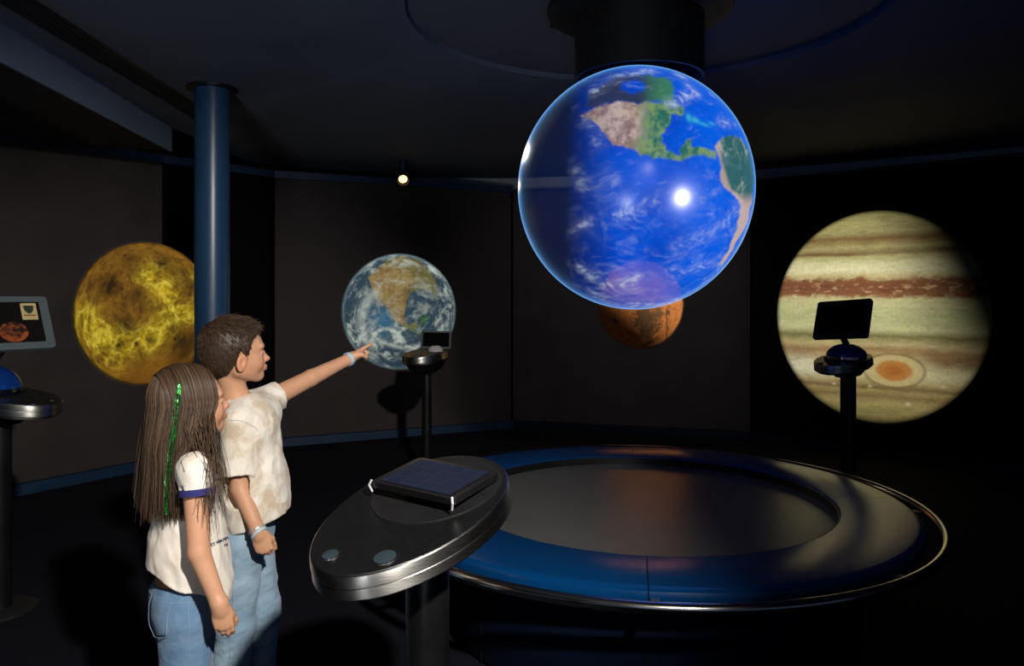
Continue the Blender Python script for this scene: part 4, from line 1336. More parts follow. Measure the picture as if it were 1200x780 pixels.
wob = .0022 * fbm(q[:, 0] * 70, q[:, 1] * 70, q[:, 2] * 70, 3)
H.D = (HS.D.reshape(-1) - np.where(k > .02, full * k + wob * k, -.006) + .001).astype(np.float32).reshape(H.D.shape)
M_BHAIR = hair_mat('short_brown_hair', (.022, .012, .0065), (.115, .062, .031), .5)
hv, hf = H.mesh()
hair = mesh_obj('hair', hv - BR, hf, M_BHAIR, boy, colors={'Col': np.full((len(hv), 3), .25)})
sel = rng.choice(len(hv), 6500, replace=False)
p0 = hv[sel]; q0 = HB.loc(p0); nrm = H.grad(p0)
crown = HB.w(-.05, .01, .095)
flow = p0 - crown; flow = flow - nrm * (flow * nrm).sum(1)[:, None]; flow /= np.linalg.norm(flow, axis=1)[:, None] + 1e-6
topk = sstep(.04, .085, q0[:, 2])
fw = HB.R @ V(1, -.25, 0)
flow = flow * (1 - .6 * topk[:, None]) + fw[None] * (.6 * topk)[:, None] + rng.normal(size=p0.shape) * .22
ln = (.007 + .010 * topk + .004 * rng.random(len(sel)))[:, None]
kk, _ = boy_hair_th(q0); ok = kk > .35
P0 = (p0 - nrm * .002)[ok]; fl = flow[ok]; nn_ = nrm[ok]; ll = ln[ok]
paths = np.stack([P0, P0 + fl * ll * .4 + nn_ * ll * .24, P0 + fl * ll * .8 + nn_ * ll * .32, P0 + fl * ll * 1.15 + nn_ * ll * .22], 1)
sv_, sf_, sc_ = strands(paths - BR, .0010, .0003, rng.random(len(P0)) ** 1.6)
mesh_obj('hair_strands', sv_, sf_, M_BHAIR, hair, colors={'Col': sc_})

# T-shirt
T = Field((-1.03, 2.20, .56), (-.60, 2.80, 1.09), .0036)
hem_n = np.array([.30 * Fw[0], .30 * Fw[1], -1.0]); hem_n /= np.linalg.norm(hem_n)
hem_p = P(300, 617, 2.375)
hp = (hem_p, hem_n)
T.add(ell(b_ch + V(0, 0, .005), (.090, .122, .125), RB), .02)
T.add(ell(b_mid, (.094, .124, .14), RB), .04)
T.add(ell(b_low + V(0, 0, .01), (.108, .132, .16), RB), .05)
T.add(cap(b_neck + V(.0, 0, -.030), b_rs + V(.0, 0, .006), .040, .046), .03); T.add(cap(b_neck + V(0, 0, -.030), b_ls, .040, .046), .03)
T.add(cap(P(290, 478, 2.53), P(312, 482, 2.54), .05, .05), .03)
rs_end = P(279, 556, 2.365); d1 = rs_end - b_rs; d1 /= np.linalg.norm(d1)
T.add(cap(b_rs, rs_end + d1 * .08, .050, .056, plane=(rs_end, d1)), .02)
ls_end = P(327, 464, 2.632); d2 = b_le - b_ls; d2 /= np.linalg.norm(d2)
T.add(cap(b_ls, ls_end + d2 * .08, .052, .050, plane=(ls_end, d2)), .02)
X, Y, Z = T.grid(tuple(slice(0, n) for n in T.n))
pl = (X - hem_p[0]) * hem_n[0] + (Y - hem_p[1]) * hem_n[1] + (Z - hem_p[2]) * hem_n[2]
def boy_folds(x, y, z):
    u_ = (x - BR[0]) * Fw[0] + (y - BR[1]) * Fw[1]; v_ = (x - BR[0]) * Lf[0] + (y - BR[1]) * Lf[1]
    g = fbm(u_ * 11 + 3, v_ * 11, z * 4.2, 3)
    dg = fbm((u_ - .6 * z) * 16, v_ * 14, (z + .5 * u_) * 6 + 7, 2)
    cr = np.abs(fbm((u_ - .35 * z) * 15 + 2, v_ * 13, (z + .8 * u_) * 5, 3))
    return .011 * g * sstep(1.06, .95, z) + .006 * dg + .016 * (cr - .12) * sstep(1.06, .98, z)
T.displace(boy_folds, .03)
T.D[...] = np.maximum(T.D, pl)
T.D[...] = np.maximum(T.D, -np.maximum(T.D + .006, pl + .03) * 1.0 if False else T.D)
T.add(cap(b_neck + V(0, 0, -.012), b_neck + V(-.01, 0, .09), .052, .055), .004, sub=True)
for a, dd, r in ((rs_end, d1, .046), (ls_end, d2, .041)):
    T.add(cap(a - dd * .02, a + dd * .06, r * .92, r * .94), .003, sub=True)
M_TIEDYE = cloth_mat('cream_tie_dye_cotton', srgb(232, 225, 212), srgb(206, 188, 164), scale=16, thr=(.42, .62))
shirt = sdf_obj('t_shirt', T, M_TIEDYE, boy, BR)
# neck rib
ncr = []
for t in np.linspace(0, 2 * np.pi, 40):
    ncr.append(b_neck + V(0, 0, -.006) + RB @ V(.054 * math.cos(t), .056 * math.sin(t), -.012 * math.cos(t)))
tube_on(T, ncr, .0048, .0005).build('neck_rib', M_TIEDYE, shirt).location = -Vector(BR)
# sleeve seam
sm = []
side = np.cross(d1, V(1, 0, 0)); side /= np.linalg.norm(side)
for t in np.linspace(-.3, 1.3 * np.pi, 22):
    sm.append(b_rs + d1 * .016 + .055 * (math.cos(t) * V(1, 0, 0) * .8 + math.sin(t) * V(0, -.8, .6)))
tube_on(T, sm, .0016, -.0004, 6).build('sleeve_seam', mat('cream_thread', srgb(196, 186, 168), .9), shirt).location = -Vector(BR)

# jeans
J = Field((-1.02, 2.28, .05), (-.62, 2.70, .76), .004)
J.add(ell(b_hip + V(0, 0, .02), (.092, .118, .11), RB, plane=(b_hip + V(0, 0, .075), V(0, 0, 1))), .02)
J.add(cap(b_rh, b_rk, .074, .060), .02); J.add(cap(b_lh, b_lk, .074, .060), .02)
for kx, ax_ in ((b_rk, b_ra), (b_lk, b_la)):
    J.add(cap(kx, ax_ + V(0, 0, -.02), .060, .054, plane=(V(0, 0, .075), V(0, 0, -1))), .02)
def jean_folds(x, y, z):
    g = fbm(x * 9, y * 9, z * 26 + 5 * np.abs(x), 3)
    kn = np.exp(-((z - .36) / .16) ** 2) + .4
    return .010 * g * kn + .003 * fbm(x * 30, y * 30, z * 30, 2)
J.displace(jean_folds, .03)
M_JEAN = denim_mat('light_blue_denim', srgb(122, 150, 172), srgb(160, 184, 200))
jeans = sdf_obj('jeans', J, M_JEAN, boy, BR)
pts = [b_hip + V(0, 0, .05) - Lf * .3 + Fw * .008] 
def side_line(F, hip, kn, an, lat, fwd, n=30):
    r = []
    for t in np.linspace(0, 1, n):
        p = hip + (kn - hip) * t * 2 if t < .5 else kn + (an - kn) * (t - .5) * 2
        r.append(p + lat * .09 + fwd * .004)
    return r
M_THREAD = mat('pale_denim_thread', srgb(132, 152, 170), .9)
tube_on(J, side_line(J, b_rh + V(0, 0, .06), b_rk, b_ra, -Lf, Fw), .0008, .0, 6).build('side_seam', M_THREAD, jeans).location = -Vector(BR)
S = Field((-1.12, 2.25, -.01), (-.60, 2.72, .17), .005)
for nm, a in (('right', b_ra), ('left', b_la)):
    S.D[...] = .25; shoe(S, a, hd); sh_ = sdf_obj('shoe', S, mat('white_trainer', srgb(210, 208, 204), .6), boy, BR)

# wrist bands
def band(wrist, d, r, w, m, parent, root, name='bracelet', off=.012):
    d = d / np.linalg.norm(d); a = np.cross(d, V(0, 0, 1)); a /= np.linalg.norm(a); b_ = np.cross(d, a)
    R = np.stack([a, b_, d], 1)
    MB().lathe([(r, -w / 2), (r + .0025, -w / 2), (r + .0032, 0), (r + .0025, w / 2), (r, w / 2)], 32, closed_prof=True).xform(R, wrist + d * off - root).build(name, m, parent)
M_BAND = mat('pale_blue_band', srgb(170, 198, 214), .45, noise=.1)
M_SILV = mat('silver_beads', (.62, .64, .66), .3, .6, noise=.4, scale=300)
band(b_lw, b_lw - b_le, .0235, .014, M_BAND, boy, BR, off=-.012)
band(b_rw, b_rw - b_re, .0235, .006, M_SILV, boy, BR, off=-.010)
band(b_rw, (b_rw - b_re) + V(.03, .0, .02), .0242, .008, M_BAND, boy, BR, off=.004)

# ================================================================== the girl
GD = 2.07
GRT = P(216, 700, GD) * V(1, 1, 0)
hg = math.radians(30)
Gf, Gl = V(math.cos(hg), math.sin(hg), 0), V(-math.sin(hg), math.cos(hg), 0)
RG = frame(hg)
girl = empty('person', GRT, label='girl with long brown hair and a green tinsel strand, in a cream T-shirt and jeans', cat='person')
HG = Head(P(220, 470, GD + .02), math.radians(36), math.radians(8), .95)
g_neck = P(214, 527, GD + .02)
g_rs = P(229, 552, GD - .09); g_re = P(233, 647, GD - .12); g_rw = P(258, 711, GD - .13)
g_ls = P(226, 545, GD + .13); g_le = P(230, 628, GD + .15); g_lw = P(246, 682, GD + .13)
g_hip = P(212, 702, GD + .03)
g_rh, g_lh = g_hip - Gl * .060 + V(0, 0, -.02), g_hip + Gl * .060 + V(0, 0, -.02)
g_rk, g_lk = V(g_rh[0] + .005, g_rh[1], .31), V(g_lh[0] + .02, g_lh[1], .31)
g_ra, g_la = V(g_rk[0] - .02, g_rk[1], .07), V(g_lk[0] - .02, g_lk[1], .07)
g_ch = P(219, 575, GD + .03); g_mid = P(220, 628, GD + .03); g_low = P(221, 672, GD + .03)

F = Field((-1.20, 1.80, 0), (-.68, 2.40, 1.215), .0031)
HG.build(F)
F.add(cap(HG.w(-.022, 0, -.055), g_neck, .037, .039), .02)
F.add(cap(g_neck, g_neck + V(0, 0, -.05), .039, .055), .02)
F.add(cap(g_rs, g_ls, .036), .03)
F.add(ell(g_ch, (.072, .095, .10), RG), .03); F.add(ell(g_mid, (.070, .090, .11), RG), .03); F.add(ell(g_hip + V(0, 0, .01), (.078, .102, .085), RG), .03)
F.add(cap(g_rs, g_re, .034, .0275), .012); F.add(cap(g_re, g_rw, .0275, .0195), .008)
F.add(cap(g_ls, g_le, .034, .0275), .012); F.add(cap(g_le, g_lw, .0275, .0195), .008)
F.add(cap(g_rh, g_rk, .060, .042), .02); F.add(cap(g_lh, g_lk, .060, .042), .02)
F.add(cap(g_rk, g_ra, .042, .029), .01); F.add(cap(g_lk, g_la, .042, .029), .01)
for a in (g_ra, g_la):
    F.add(ell(V(a[0] + .043, a[1] + .025, .038), (.066, .023, .018), RG), .02)
hand(F, g_rw, V(.045, .02, -.30), V(-.35, .9, .05), V(.9, .3, .1), curl=(.30, .34, .40, .46), sc=.80, thumb=(.15, .5))
hand(F, g_lw, V(.10, .05, -.30), V(-.2, -.95, .0), V(.9, .3, .1), curl=(.30, .36, .42, .48), sc=.80, thumb=(.15, .5))
sdf_obj('body', F, M_SKIN, girl, GRT, lambda v: {'Col': skin_colors(v, HG, srgb(206, 154, 122))})
body_g = F
HG.eyes(girl, GRT, M_IRIS)

# T-shirt with navy cuffs
T = Field((-1.18, 1.80, .48), (-.68, 2.38, 1.04), .0036)
hem_p = P(224, 697, GD - .08); hem_n = V(-.50 * Gf[0], -.50 * Gf[1], -1.0); hem_n /= np.linalg.norm(hem_n)
T.add(ell(g_ch + V(0, 0, .0), (.084, .110, .105), RG), .02)
T.add(ell(g_mid, (.098, .112, .12), RG), .04)
T.add(ell(g_low + V(0, 0, -.035), (.116, .122, .15), RG), .05)
T.add(cap(g_neck + V(0, 0, -.030), g_rs, .038, .042), .03); T.add(cap(g_neck + V(0, 0, -.030), g_ls, .038, .042), .03)
gs_end = P(231, 576, GD - .10); d1 = g_re - g_rs; d1 /= np.linalg.norm(d1)
T.add(cap(g_rs, gs_end + d1 * .08, .0445, .0405, plane=(gs_end, d1)), .02)
gl_end = P(227, 572, GD + .137); d2 = g_le - g_ls; d2 /= np.linalg.norm(d2)
T.add(cap(g_ls, gl_end + d2 * .08, .0445, .0405, plane=(gl_end, d2)), .02)
def girl_folds(x, y, z):
    u_ = (x - GRT[0]) * Gf[0] + (y - GRT[1]) * Gf[1]; v_ = (x - GRT[0]) * Gl[0] + (y - GRT[1]) * Gl[1]
    g = fbm(u_ * 11 + 3, v_ * 11, z * 5, 3); dg = fbm((u_ + .5 * z) * 18, v_ * 14, z * 9, 2)
    lowk = sstep(.78, .62, z)
    cr = np.abs(fbm((u_ + .3 * z) * 17 + 2, v_ * 15, z * 6, 3))
    return .008 * g + .010 * dg * lowk + .003 * dg + .015 * (cr - .12)
T.displace(girl_folds, .03)
X, Y, Z = T.grid(tuple(slice(0, n) for n in T.n))
pl = (X - hem_p[0]) * hem_n[0] + (Y - hem_p[1]) * hem_n[1] + (Z - hem_p[2]) * hem_n[2]
pl = pl + .006 * np.sin(((X - GRT[0]) * Gf[0] + (Y - GRT[1]) * Gf[1]) * 55)
T.D[...] = np.maximum(T.D, pl)
T.add(cap(g_neck + V(0, 0, -.012), g_neck + V(-.01, 0, .09), .047, .05), .004, sub=True)
for a, dd in ((gs_end, d1), (gl_end, d2)):
    T.add(cap(a - dd * .015, a + dd * .06, .0375, .038), .003, sub=True)
M_CREAM = cloth_mat('cream_cotton', srgb(236, 228, 216), srgb(228, 216, 200), scale=5)
shirt = sdf_obj('t_shirt', T, M_CREAM, girl, GRT)
M_NAVYRIB = mat('navy_rib', srgb(38, 40, 104), .85, noise=.15, scale=200)
for a, dd in ((gs_end, d1), (gl_end, d2)):
    u_ = np.cross(dd, V(0, 0, 1)); u_ /= np.linalg.norm(u_); w2 = np.cross(dd, u_); Rm = np.stack([u_, w2, dd], 1)
    MB().lathe([(.0385, -.008), (.0445, -.008), (.0452, 0.0), (.0440, .009), (.0385, .009)], 40, closed_prof=True).xform(Rm, a - GRT).build('navy_cuff', M_NAVYRIB, shirt)
# printed lettering on the front
M_INK = mat('dark_blue_ink', srgb(40, 52, 104), .8, noise=.1)
def print_on(F, text, px, py, size, ang, off, parent, root, dep):
    cu = bpy.data.curves.new('lettering', 'FONT'); cu.body = text; cu.size = size; cu.align_x = 'LEFT'; cu.resolution_u = 3
    tmp = bpy.data.objects.new('lettering', cu); COL.objects.link(tmp)
    dg = bpy.context.evaluated_depsgraph_get(); dg.update()
    me = bpy.data.meshes.new_from_object(tmp.evaluated_get(dg))
    bpy.data.objects.remove(tmp)
    import bmesh
    bm = bmesh.new(); bm.from_mesh(me)
    bmesh.ops.triangulate(bm, faces=bm.faces); bmesh.ops.subdivide_edges(bm, edges=bm.edges, cuts=1)
    bm.to_mesh(me); bm.free()
    co = np.array([v.co[:] for v in me.vertices])
    ca, sa = math.cos(ang), math.sin(ang)
    x = co[:, 0] * ca - co[:, 1] * sa; y = co[:, 0] * sa + co[:, 1] * ca
    # lay the letters onto the cloth
    dirs = np.stack([(px + x - CX) / FPX, np.ones(len(x)), -(py - y - HOR) / FPX], 1)
    t = np.full(len(x), dep - .2)
    for _ in range(60):
        p = V(0, 0, EYE)[None] + dirs * t[:, None]
        t = t + np.clip(F.sample(p) - off, -.01, .01) * .8
    p = V(0, 0, EYE)[None] + dirs * t[:, None]
    me.vertices.foreach_set('co', (p - root).astype(np.float32).ravel()); me.update()
    me.materials.clear(); me.materials.append(M_INK)
    o = bpy.data.objects.new('lettering', me); link(o, parent)
    sol = o.modifiers.new('s', 'SOLIDIFY'); sol.thickness = .0008
    return o
print_on(T, 'ET MIRAM', 248, 640, 5.0, math.radians(24), .0025, shirt, GRT, GD - .07)
print_on(T, '19', 262.5, 640.5, 5.2, math.radians(8), .0025, shirt, GRT, GD - .03)

# jeans
J = Field((-1.20, 1.84, .05), (-.70, 2.36, .72), .004)
J.add(ell(g_hip + Gf * .008 + V(0, 0, .0), (.090, .116, .105), RG, plane=(g_hip + V(0, 0, .050), V(.12 * Gf[0], .12 * Gf[1], 1))), .02)
J.add(cap(g_rh + Gf * .008, g_rk, .074, .064), .03); J.add(cap(g_lh + Gf * .008, g_lk, .074, .064), .03)
for kx, ax_ in ((g_rk, g_ra), (g_lk, g_la)):
    J.add(cap(kx, ax_ + V(0, 0, -.02), .064, .066, plane=(V(0, 0, .06), V(0, 0, -1))), .02)
J.displace(lambda x, y, z: .006 * fbm(x * 10, y * 10, z * 18, 3) + .002 * fbm(x * 40, y * 40, z * 40, 2), .03)
M_JEAN2 = denim_mat('mid_blue_denim', srgb(84, 116, 150), srgb(124, 154, 182))
jeans = sdf_obj('jeans', J, M_JEAN2, girl, GRT)
def patch(F, c, ex, ey, w, h, off, nx=10, ny=12, shape=None):
    vs = []; fs = []
    for j in range(ny + 1):
        for i in range(nx + 1):
            u_ = i / nx - .5; v_ = j / ny
            wd = w if shape is None else w * shape(v_)
            dy = 0 if shape is None else -.014 * (1 - abs(2 * u_)) * v_
            vs.append(c + ex * u_ * wd + ey * (-v_ * h + dy))
    for j in range(ny):
        for i in range(nx):
            a = j * (nx + 1) + i; fs.append((a, a + 1, a + nx + 2, a + nx + 1))
    return F.project(np.array(vs), off, 8), fs
pc = P(194, 700, GD - .05)
pex = Gf * .55 - Gl * .75 ; pex /= np.linalg.norm(pex)
pv, pf = patch(J, pc, pex, V(0, 0, 1), .070, .078, .0016, shape=lambda v_: 1 - .12 * v_)
po = mesh_obj('back_pocket', pv - GRT, pf, M_JEAN2, jeans); so = po.modifiers.new('s', 'SOLIDIFY'); so.thickness = .003; so.offset = 1
ed = [pv[i * 11 + 0] for i in range(13)] + [pv[12 * 11 + i] for i in range(11)] + [pv[i * 11 + 10] for i in range(12, -1, -1)]
tube_on(J, ed, .0009, .0056, 6).build('pocket_stitching', M_THREAD, po).location = -Vector(GRT)
wb = [g_hip + V(0, 0, .032) + RG @ V(.10 * math.cos(t), .12 * math.sin(t), -.012 * math.cos(t)) for t in np.linspace(0, 2 * np.pi, 60)]
tube_on(J, wb, .0010, .0008, 6).build('waistband_seam', M_THREAD, jeans).location = -Vector(GRT)
tube_on(J, side_line(J, g_rh + V(0, 0, .055), g_rk, g_ra, -Gl, Gf), .0008, .0, 6).build('side_seam', M_THREAD, jeans).location = -Vector(GRT)
S = Field((-1.20, 1.82, -.01), (-.68, 2.38, .17), .005)
for a in (g_ra, g_la):
    S.D[...] = .25; shoe(S, a, hg); sdf_obj('shoe', S, mat('white_trainer', srgb(210, 208, 204), .6), girl, GRT)

# long straight hair
M_GHAIR = hair_mat('long_brown_hair', (.026, .0135, .0072), (.19, .110, .060), .48)
zt, z_end = .098, None


def hair_path(phi, tlen, depth, jit, npt=22):
    """strand from the parting over the skull, then straight down; head frame, phi = 0 at the face"""
    sc = HG.sc
    ca, sa = math.cos(phi), math.sin(phi)
    pts = []
    side = abs(sa)
    rx = .090 + depth if ca < 0 else .082 + depth
    ry = .078 + depth
    # skull part
    for t in np.linspace(.10, 1.0, 8):
        a = t * math.pi * .5
        pts.append((-.012 + rx * ca * math.sin(a), ry * sa * math.sin(a), .012 + (.090 + depth) * math.cos(a)))
    x0, y0, z0 = pts[-1]
    for i in range(1, npt - 7):
        t = i / (npt - 8)
        back = -.030 * sstep(0, .5, t) * side * (1 if ca < .35 else .2)
        pts.append((x0 + back + jit[0] * t, y0 * (1 + .10 * math.sin(t * 2.2)) + jit[1] * t, z0 - tlen * t))
    return pts


def side_path(xr, sgn, tlen, dp, jit, npt=22):
    """strand from the centre parting, over the side of the head, then down"""
    pts = []
    s_ = math.sqrt(max(.05, 1 - ((xr + .012) / .104) ** 2))
    for t in np.linspace(.03, 1.0, 8):
        a = t * math.pi * .5
        pts.append((xr + .006 * math.sin(a), sgn * max(.081 * s_, .046) * math.sin(a) + sgn * dp * math.sin(a), .010 + (.094 * s_ + dp) * math.cos(a) ** .85))
    x0, y0, z0 = pts[-1]
    y1 = sgn * max(abs(y0), .066 + dp)
    for i in range(1, npt - 7):
        t = i / (npt - 8)
        kx = sstep(0, .45, t)
        x = x0 - (.010 + .40 * max(x0, 0) + .012) * kx + jit[0] * t
        pts.append((x, y0 + (y1 - y0) * sstep(0, .25, t) + sgn * .010 * math.sin(t * 2.4) + jit[1] * t, z0 - tlen * t))
    return pts


def place(ps):
    q = np.array(ps) * HG.sc
    up_R = frame(math.radians(36), 0)          # hair hangs plumb, so only the heading turns it
    hang = HG.O + q @ up_R.T
    nod = HG.O + q @ HG.R.T
    k = sstep(-.02, .05, q[..., 2])[..., None]
    return nod * k + hang * (1 - k)


def clear_body(p, off, fields, it=4):
    sh = p.shape; f_ = p.reshape(-1, 3).copy()
    for _ in range(it):
        for Fd in fields:
            d = Fd.sample(f_); m_ = d < off
            if m_.any():
                g = Fd.grad(f_[m_]); g[:, 2] *= .2
                f_[m_] += g * (off - d[m_])[:, None]
    return f_.reshape(sh)


N1 = 4200
allp = []; shade = []
for i in range(N1):
    tl = rng.normal(.292, .018); dp = rng.uniform(-.001, .009); wv_ = rng.normal(size=2) * .010
    if rng.random() < .55:
        xr = rng.uniform(-.075, .064); sg = -1 if rng.random() < .62 else 1
        ps = side_path(xr, sg, tl - .03 * sstep(.0, .06, xr), dp, wv_); key = xr * 260 * sg
    else:
        ph = rng.uniform(math.radians(92), math.radians(268))
        ps = hair_path(ph, tl, dp, wv_); key = ph * 18
    allp.append(ps); lock = math.sin(key) * .5 + math.sin(key * 2.7 + 1) * .5
    shade.append(np.clip(.30 + .18 * lock + rng.normal() * .22, 0, 1))
pp = place(allp)
pp = clear_body(pp, .004, (body_g, T))
# gather the ends a little into locks
ang = np.linspace(0, 1, pp.shape[1])[None, :, None]
nz = np.stack([fbm(pp[:, :, 0] * 30, pp[:, :, 1] * 30, pp[:, :, 2] * 2 + 5 * k, 2) for k in range(3)], -1)
pp = pp + nz * V(1, 1, 0)[None, None] * .012 * ang
sv_, sf_, sc_ = strands(pp - GRT, .0010, .0005, np.array(shade))
# under-layer that fills the volume
npt = 22
us = [side_path(x, -1, .262, -.004, (0, 0)) for x in np.linspace(.060, -.075, 26)]
us += [hair_path(p, .262, -.004, (0, 0)) for p in np.linspace(math.radians(268), math.radians(92), 46)]
us += [side_path(x, 1, .262, -.004, (0, 0)) for x in np.linspace(-.075, .060, 26)]
na = len(us)
up = clear_body(place(us), .003, (body_g, T))
uv2 = up.reshape(-1, 3)
uf = [(i * npt + j, (i + 1) * npt + j, (i + 1) * npt + j + 1, i * npt + j + 1) for i in range(na - 1) for j in range(npt - 1)]
hair = mesh_obj('hair', uv2 - GRT, uf, M_GHAIR, girl, colors={'Col': np.full((len(uv2), 3), .10)})
so = hair.modifiers.new('s', 'SOLIDIFY'); so.thickness = .006; so.offset = 0
mesh_obj('hair_strands', sv_, sf_, M_GHAIR, hair, colors={'Col': sc_})
# loose locks lying over the shoulder and in front of the chest
lp = []; ls = []
for i in range(170):
    t0 = rng.random()
    st = HG.w(.030 + .010 * rng.normal(), -.076, -.035 + .02 * rng.random()) if rng.random() < .6 else HG.w(.0 + .02 * rng.normal(), -.080, -.03)
    ex = P(rng.normal(247, 9), rng.normal(586, 16), GD - .12 + rng.normal() * .015)
    if rng.random() < .35: ex = P(rng.normal(264, 5), rng.normal(575, 14), GD - .02 + rng.normal() * .02)
    midp = (st + ex) / 2 + V(.004 + .010 * rng.normal(), -.012, .004)
    t = np.linspace(0, 1, 14)[:, None]
    lp.append((1 - t) ** 2 * st + 2 * t * (1 - t) * midp + t * t * ex); ls.append(rng.random() * .8)
lp = clear_body(np.array(lp), .003, (body_g, T))
sv_, sf_, sc_ = strands(lp - GRT, .0011, .0005, np.array(ls))
mesh_obj('loose_strands', sv_, sf_, M_GHAIR, hair, colors={'Col': sc_})
# green tinsel
tin = [P(211, 447, GD), P(209, 460, GD), P(207, 478, GD), P(204, 500, GD), P(201, 525, GD), P(198, 555, GD), P(196, 580, GD), P(195, 603, GD)]
tp = np.array(tin)
ts_ = np.linspace(0, 1, 60)
tp = np.stack([np.interp(ts_, np.linspace(0, 1, len(tin)), tp[:, k]) for k in range(3)], 1)
# push the line along the sight ray onto the hair's outer surface
hp_ = pp.reshape(-1, 3)
cam_ = V(0, 0, EYE)
out_p = []
for p in tp:
    d = (p - cam_); d /= np.linalg.norm(d)
    rel = hp_ - cam_; al = rel @ d; perp = np.linalg.norm(rel - al[:, None] * d, axis=1)
    near = al[perp < .012]
    a_ = (np.percentile(near, 3) if len(near) > 5 else np.linalg.norm(p - cam_)) - .006
    out_p.append(cam_ + d * a_)
out_p = np.array(out_p)
for _ in range(6): out_p[1:-1] = (out_p[:-2] + out_p[1:-1] * 2 + out_p[2:]) / 4
m, nt, b, out = new_mat('green_tinsel')
setp(b, col=(.02, .42, .05), rough=.18, metal=.9)
n_ = nt.nodes.new('ShaderNodeTexVoronoi'); n_.inputs['Scale'].default_value = 420; tc = nt.nodes.new('ShaderNodeTexCoord'); nt.links.new(tc.outputs['Object'], n_.inputs['Vector'])
rp = nt.nodes.new('ShaderNodeValToRGB'); rp.color_ramp.elements[0].color = (.004, .10, .012, 1); rp.color_ramp.elements[1].color = (.10, .85, .16, 1)
sp_ = nt.nodes.new('ShaderNodeSeparateColor'); nt.links.new(n_.outputs['Color'], sp_.inputs[0]); nt.links.new(sp_.outputs[0], rp.inputs[0]); nt.links.new(rp.outputs[0], b.inputs['Base Color'])
bp = nt.nodes.new('ShaderNodeBump'); bp.inputs['Strength'].default_value = 1.0; bp.inputs['Distance'].default_value = .004; nt.links.new(sp_.outputs[1], bp.inputs['Height']); nt.links.new(bp.outputs[0], b.inputs['Normal'])
tinm = MB()
for k in range(4):
    o_ = np.cumsum(rng.normal(size=(60, 3)) * .0008, 0); o_ = o_ - np.linspace(0, 1, 60)[:, None] * o_[-1]
    tinm.tube([p + o_[i] + V(.0016 * (k - 1.5), 0, 0) - GRT for i, p in enumerate(out_p)], .0012, 5)
tinm.build('tinsel_strand', m, girl)

# ------------------------------------------------------------------ lights
def spot(name, loc, target, power, size_deg, blend, color=(1, 1, 1), rad=.05):
    l = bpy.data.lights.new(name, 'SPOT'); l.energy = power; l.color = color
    l.spot_size = math.radians(size_deg); l.spot_blend = blend; l.shadow_soft_size = rad
    o = bpy.data.objects.new(name, l); COL.objects.link(o)
    o.location = Vector(loc)
    o.rotation_euler = (Vector(target) - Vector(loc)).to_track_quat('-Z', 'Y').to_euler()
    return o


def planet_projector(name, mur, k, dist=3.0, fade=None, soft=.05, col=(1, .98, .94)):
    """projector with a round gobo that just covers the picture; fade = (du, dv, from, to) thins one side of the beam"""
    o, c, n, r = mur
    loc = c + n * dist * .92 + V(0, 0, min(dist * .4, 2.50 - c[2]))
    d = np.linalg.norm(loc - c)
    lo = spot(name, loc, c, k * math.pi * 4 * math.pi * d * d, 2 * math.degrees(math.atan(r * 1.35 / d)), .1, col, .005)
    Mi = np.array(lo.rotation_euler.to_matrix().transposed())
    me = o.data; nv = len(me.vertices); co = np.empty(nv * 3, np.float32); me.vertices.foreach_get('co', co)
    q = (co.reshape(-1, 3) + c[None] - loc[None]) @ Mi.T
    px, py = q[:, 0] / -q[:, 2], q[:, 1] / -q[:, 2]
    mx_, my_ = (px.max() + px.min()) / 2, (py.max() + py.min()) / 2
    rx_, ry_ = (px.max() - px.min()) / 2, (py.max() - py.min()) / 2
    ld_ = lo.data; ld_.use_nodes = True; nt = ld_.node_tree; N = nt.nodes; L = nt.links
    em_ = N['Emission']
    tc = N.new('ShaderNodeTexCoord'); sx = N.new('ShaderNodeSeparateXYZ'); L.new(tc.outputs['Normal'], sx.inputs[0])
    def m(op, a, b_=None, c_=None):
        nd = N.new('ShaderNodeMath'); nd.operation = op
        for i, x in enumerate((a, b_, c_)):
            if x is None: continue
            if isinstance(x, (int, float)): nd.inputs[i].default_value = float(x)
            else: L.new(x, nd.inputs[i])
        return nd.outputs[0]
    az_ = m('ABSOLUTE', sx.outputs[2])
    uu = m('DIVIDE', m('SUBTRACT', m('DIVIDE', sx.outputs[0], az_), mx_), rx_)
    vv = m('DIVIDE', m('SUBTRACT', m('DIVIDE', sx.outputs[1], az_), my_), ry_)
    rr = m('SQRT', m('ADD', m('MULTIPLY', uu, uu), m('MULTIPLY', vv, vv)))
    def ss(x, a, b_):
        nd = N.new('ShaderNodeMapRange'); nd.interpolation_type = 'SMOOTHSTEP'; L.new(x, nd.inputs['Value'])
        nd.inputs['From Min'].default_value = a; nd.inputs['From Max'].default_value = b_
        nd.inputs['To Min'].default_value = 1.0 if a < b_ else 0.0
        nd.inputs['To Max'].default_value = 0.0 if a < b_ else 1.0
        if a > b_:
            nd.inputs['From Min'].default_value = b_; nd.inputs['From Max'].default_value = a
        return nd.outputs[0]
    mask = ss(rr, 1.0 - soft, 1.015)
    if fade:
        du, dv, f0, f1 = fade
        mask = m('MULTIPLY', mask, ss(m('ADD', m('MULTIPLY', uu, du), m('MULTIPLY', vv, dv)), f0, f1))
    L.new(mask, em_.inputs['Strength'])
    return lo

planet_projector('venus_projector', MV, .88 / .25)
planet_projector('earth_projector', ME, 1.0 / .25)
planet_projector('jupiter_projector', MJ, .97 / .25, 3.4, fade=(.96, .30, .02, .93))
planet_projector('mars_projector', MM, 1.25 / .25, 2.6, fade=(-.6, -.8, -.35, .72))

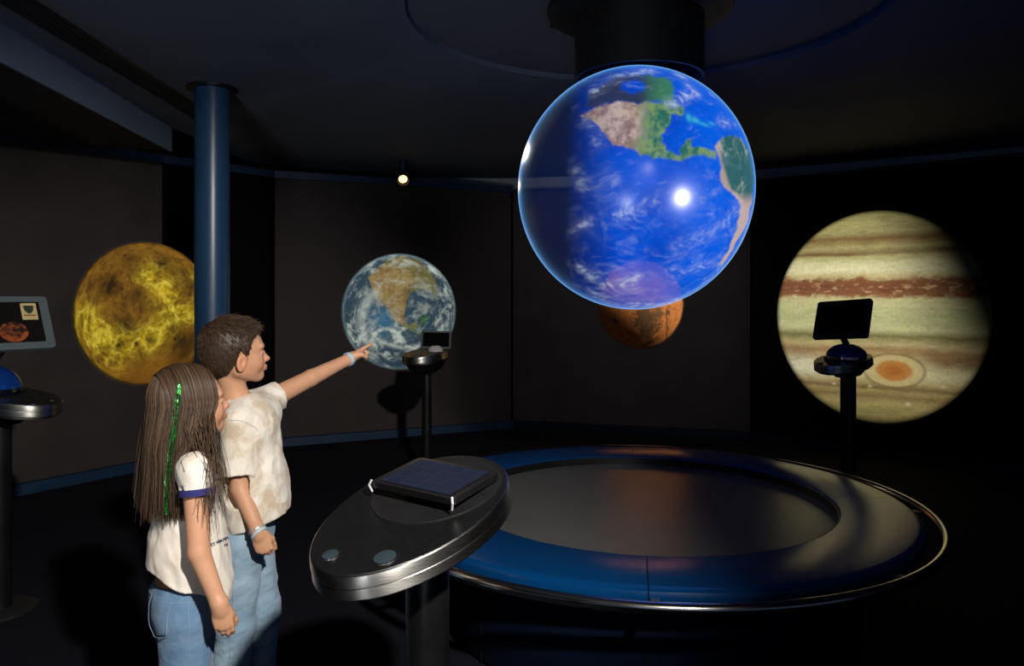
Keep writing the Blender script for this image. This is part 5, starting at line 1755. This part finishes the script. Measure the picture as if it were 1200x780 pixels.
spot('key_spot', (.80, -.35, 2.58), (-.85, 2.45, 1.0), 640, 57, .65, (1, .95, .88), .06)
def glint(name, u, v, dist, power, size, rad, col=(1, 1, 1)):
    """added lamp without a fixture, whose mirror image on the globe's clear shell sits at (u right, v down)"""
    w_ = math.sqrt(1 - u * u - v * v)
    q = u * rv_ - v * uv_ + w_ * wv
    p = GC + q * GR * GS; n = q / GS; n /= np.linalg.norm(n)
    e = V(0, 0, EYE) - p; e /= np.linalg.norm(e)
    L_ = 2 * (n @ e) * n - e
    loc = p + L_ * dist
    return spot(name, loc, p, power, size, 1.0, col, rad)

glint('front_glint_lamp', .35, .06, 2.3, 190.0, 17, .085)  # added lamp, placed only for the bright glint on the globe's front
glint('rear_glint_lamp', -.885, -.31, 1.7, 40.0, 14, .06, (.9, .95, 1))  # added unseen lamp that makes the glint near the globe's left rim
spot('warm_lamp_beam', tuple(LP + V(.02, -.09, 0)), (LP[0] + 1.8, LP[1] - 4.6, 1.0), 16, 40, .6, (1, .80, .55), .035)
spot('ceiling_fill', (-.9, -1.7, .25), (-.9, 3.2, 2.62), 230, 46, 1.0, (.92, .96, 1), .3)  # added uplight behind the camera, stands in for bounced light on the ceiling
spot('back_wall_fill', (1.0, 4.9, 2.56), (1.05, 7.7, 1.0), 38, 80, 1.0, (1, .94, .9), .06)  # added unseen lamp that brightens the dark back wall
al = bpy.data.lights.new('rear_fill', 'AREA'); al.energy = 4; al.size = 2.4; al.size_y = 1.6; al.shape = 'RECTANGLE'; al.color = (.80, .90, 1.0)  # added fill light behind the camera, lifts the grey upper wall
ao = bpy.data.objects.new('rear_fill', al); COL.objects.link(ao); ao.location = (.6, -2.4, 1.9); ao.rotation_euler = (math.radians(88), 0, 0)

w = bpy.data.worlds.new('world'); scene.world = w; w.use_nodes = True
w.node_tree.nodes['Background'].inputs[0].default_value = (.35, .5, .9, 1)
w.node_tree.nodes['Background'].inputs[1].default_value = 0.06

scene.view_settings.view_transform = 'Standard'
scene.view_settings.look = 'None'
scene.view_settings.gamma = 1.0
scene.view_settings.use_curve_mapping = False
scene.view_settings.exposure = 0.0
cy = scene.cycles
cy.max_bounces = 8; cy.transparent_max_bounces = 24; cy.sample_clamp_indirect = 4.0
cy.caustics_reflective = False; cy.caustics_refractive = False
cy.blur_glossy = 1.0
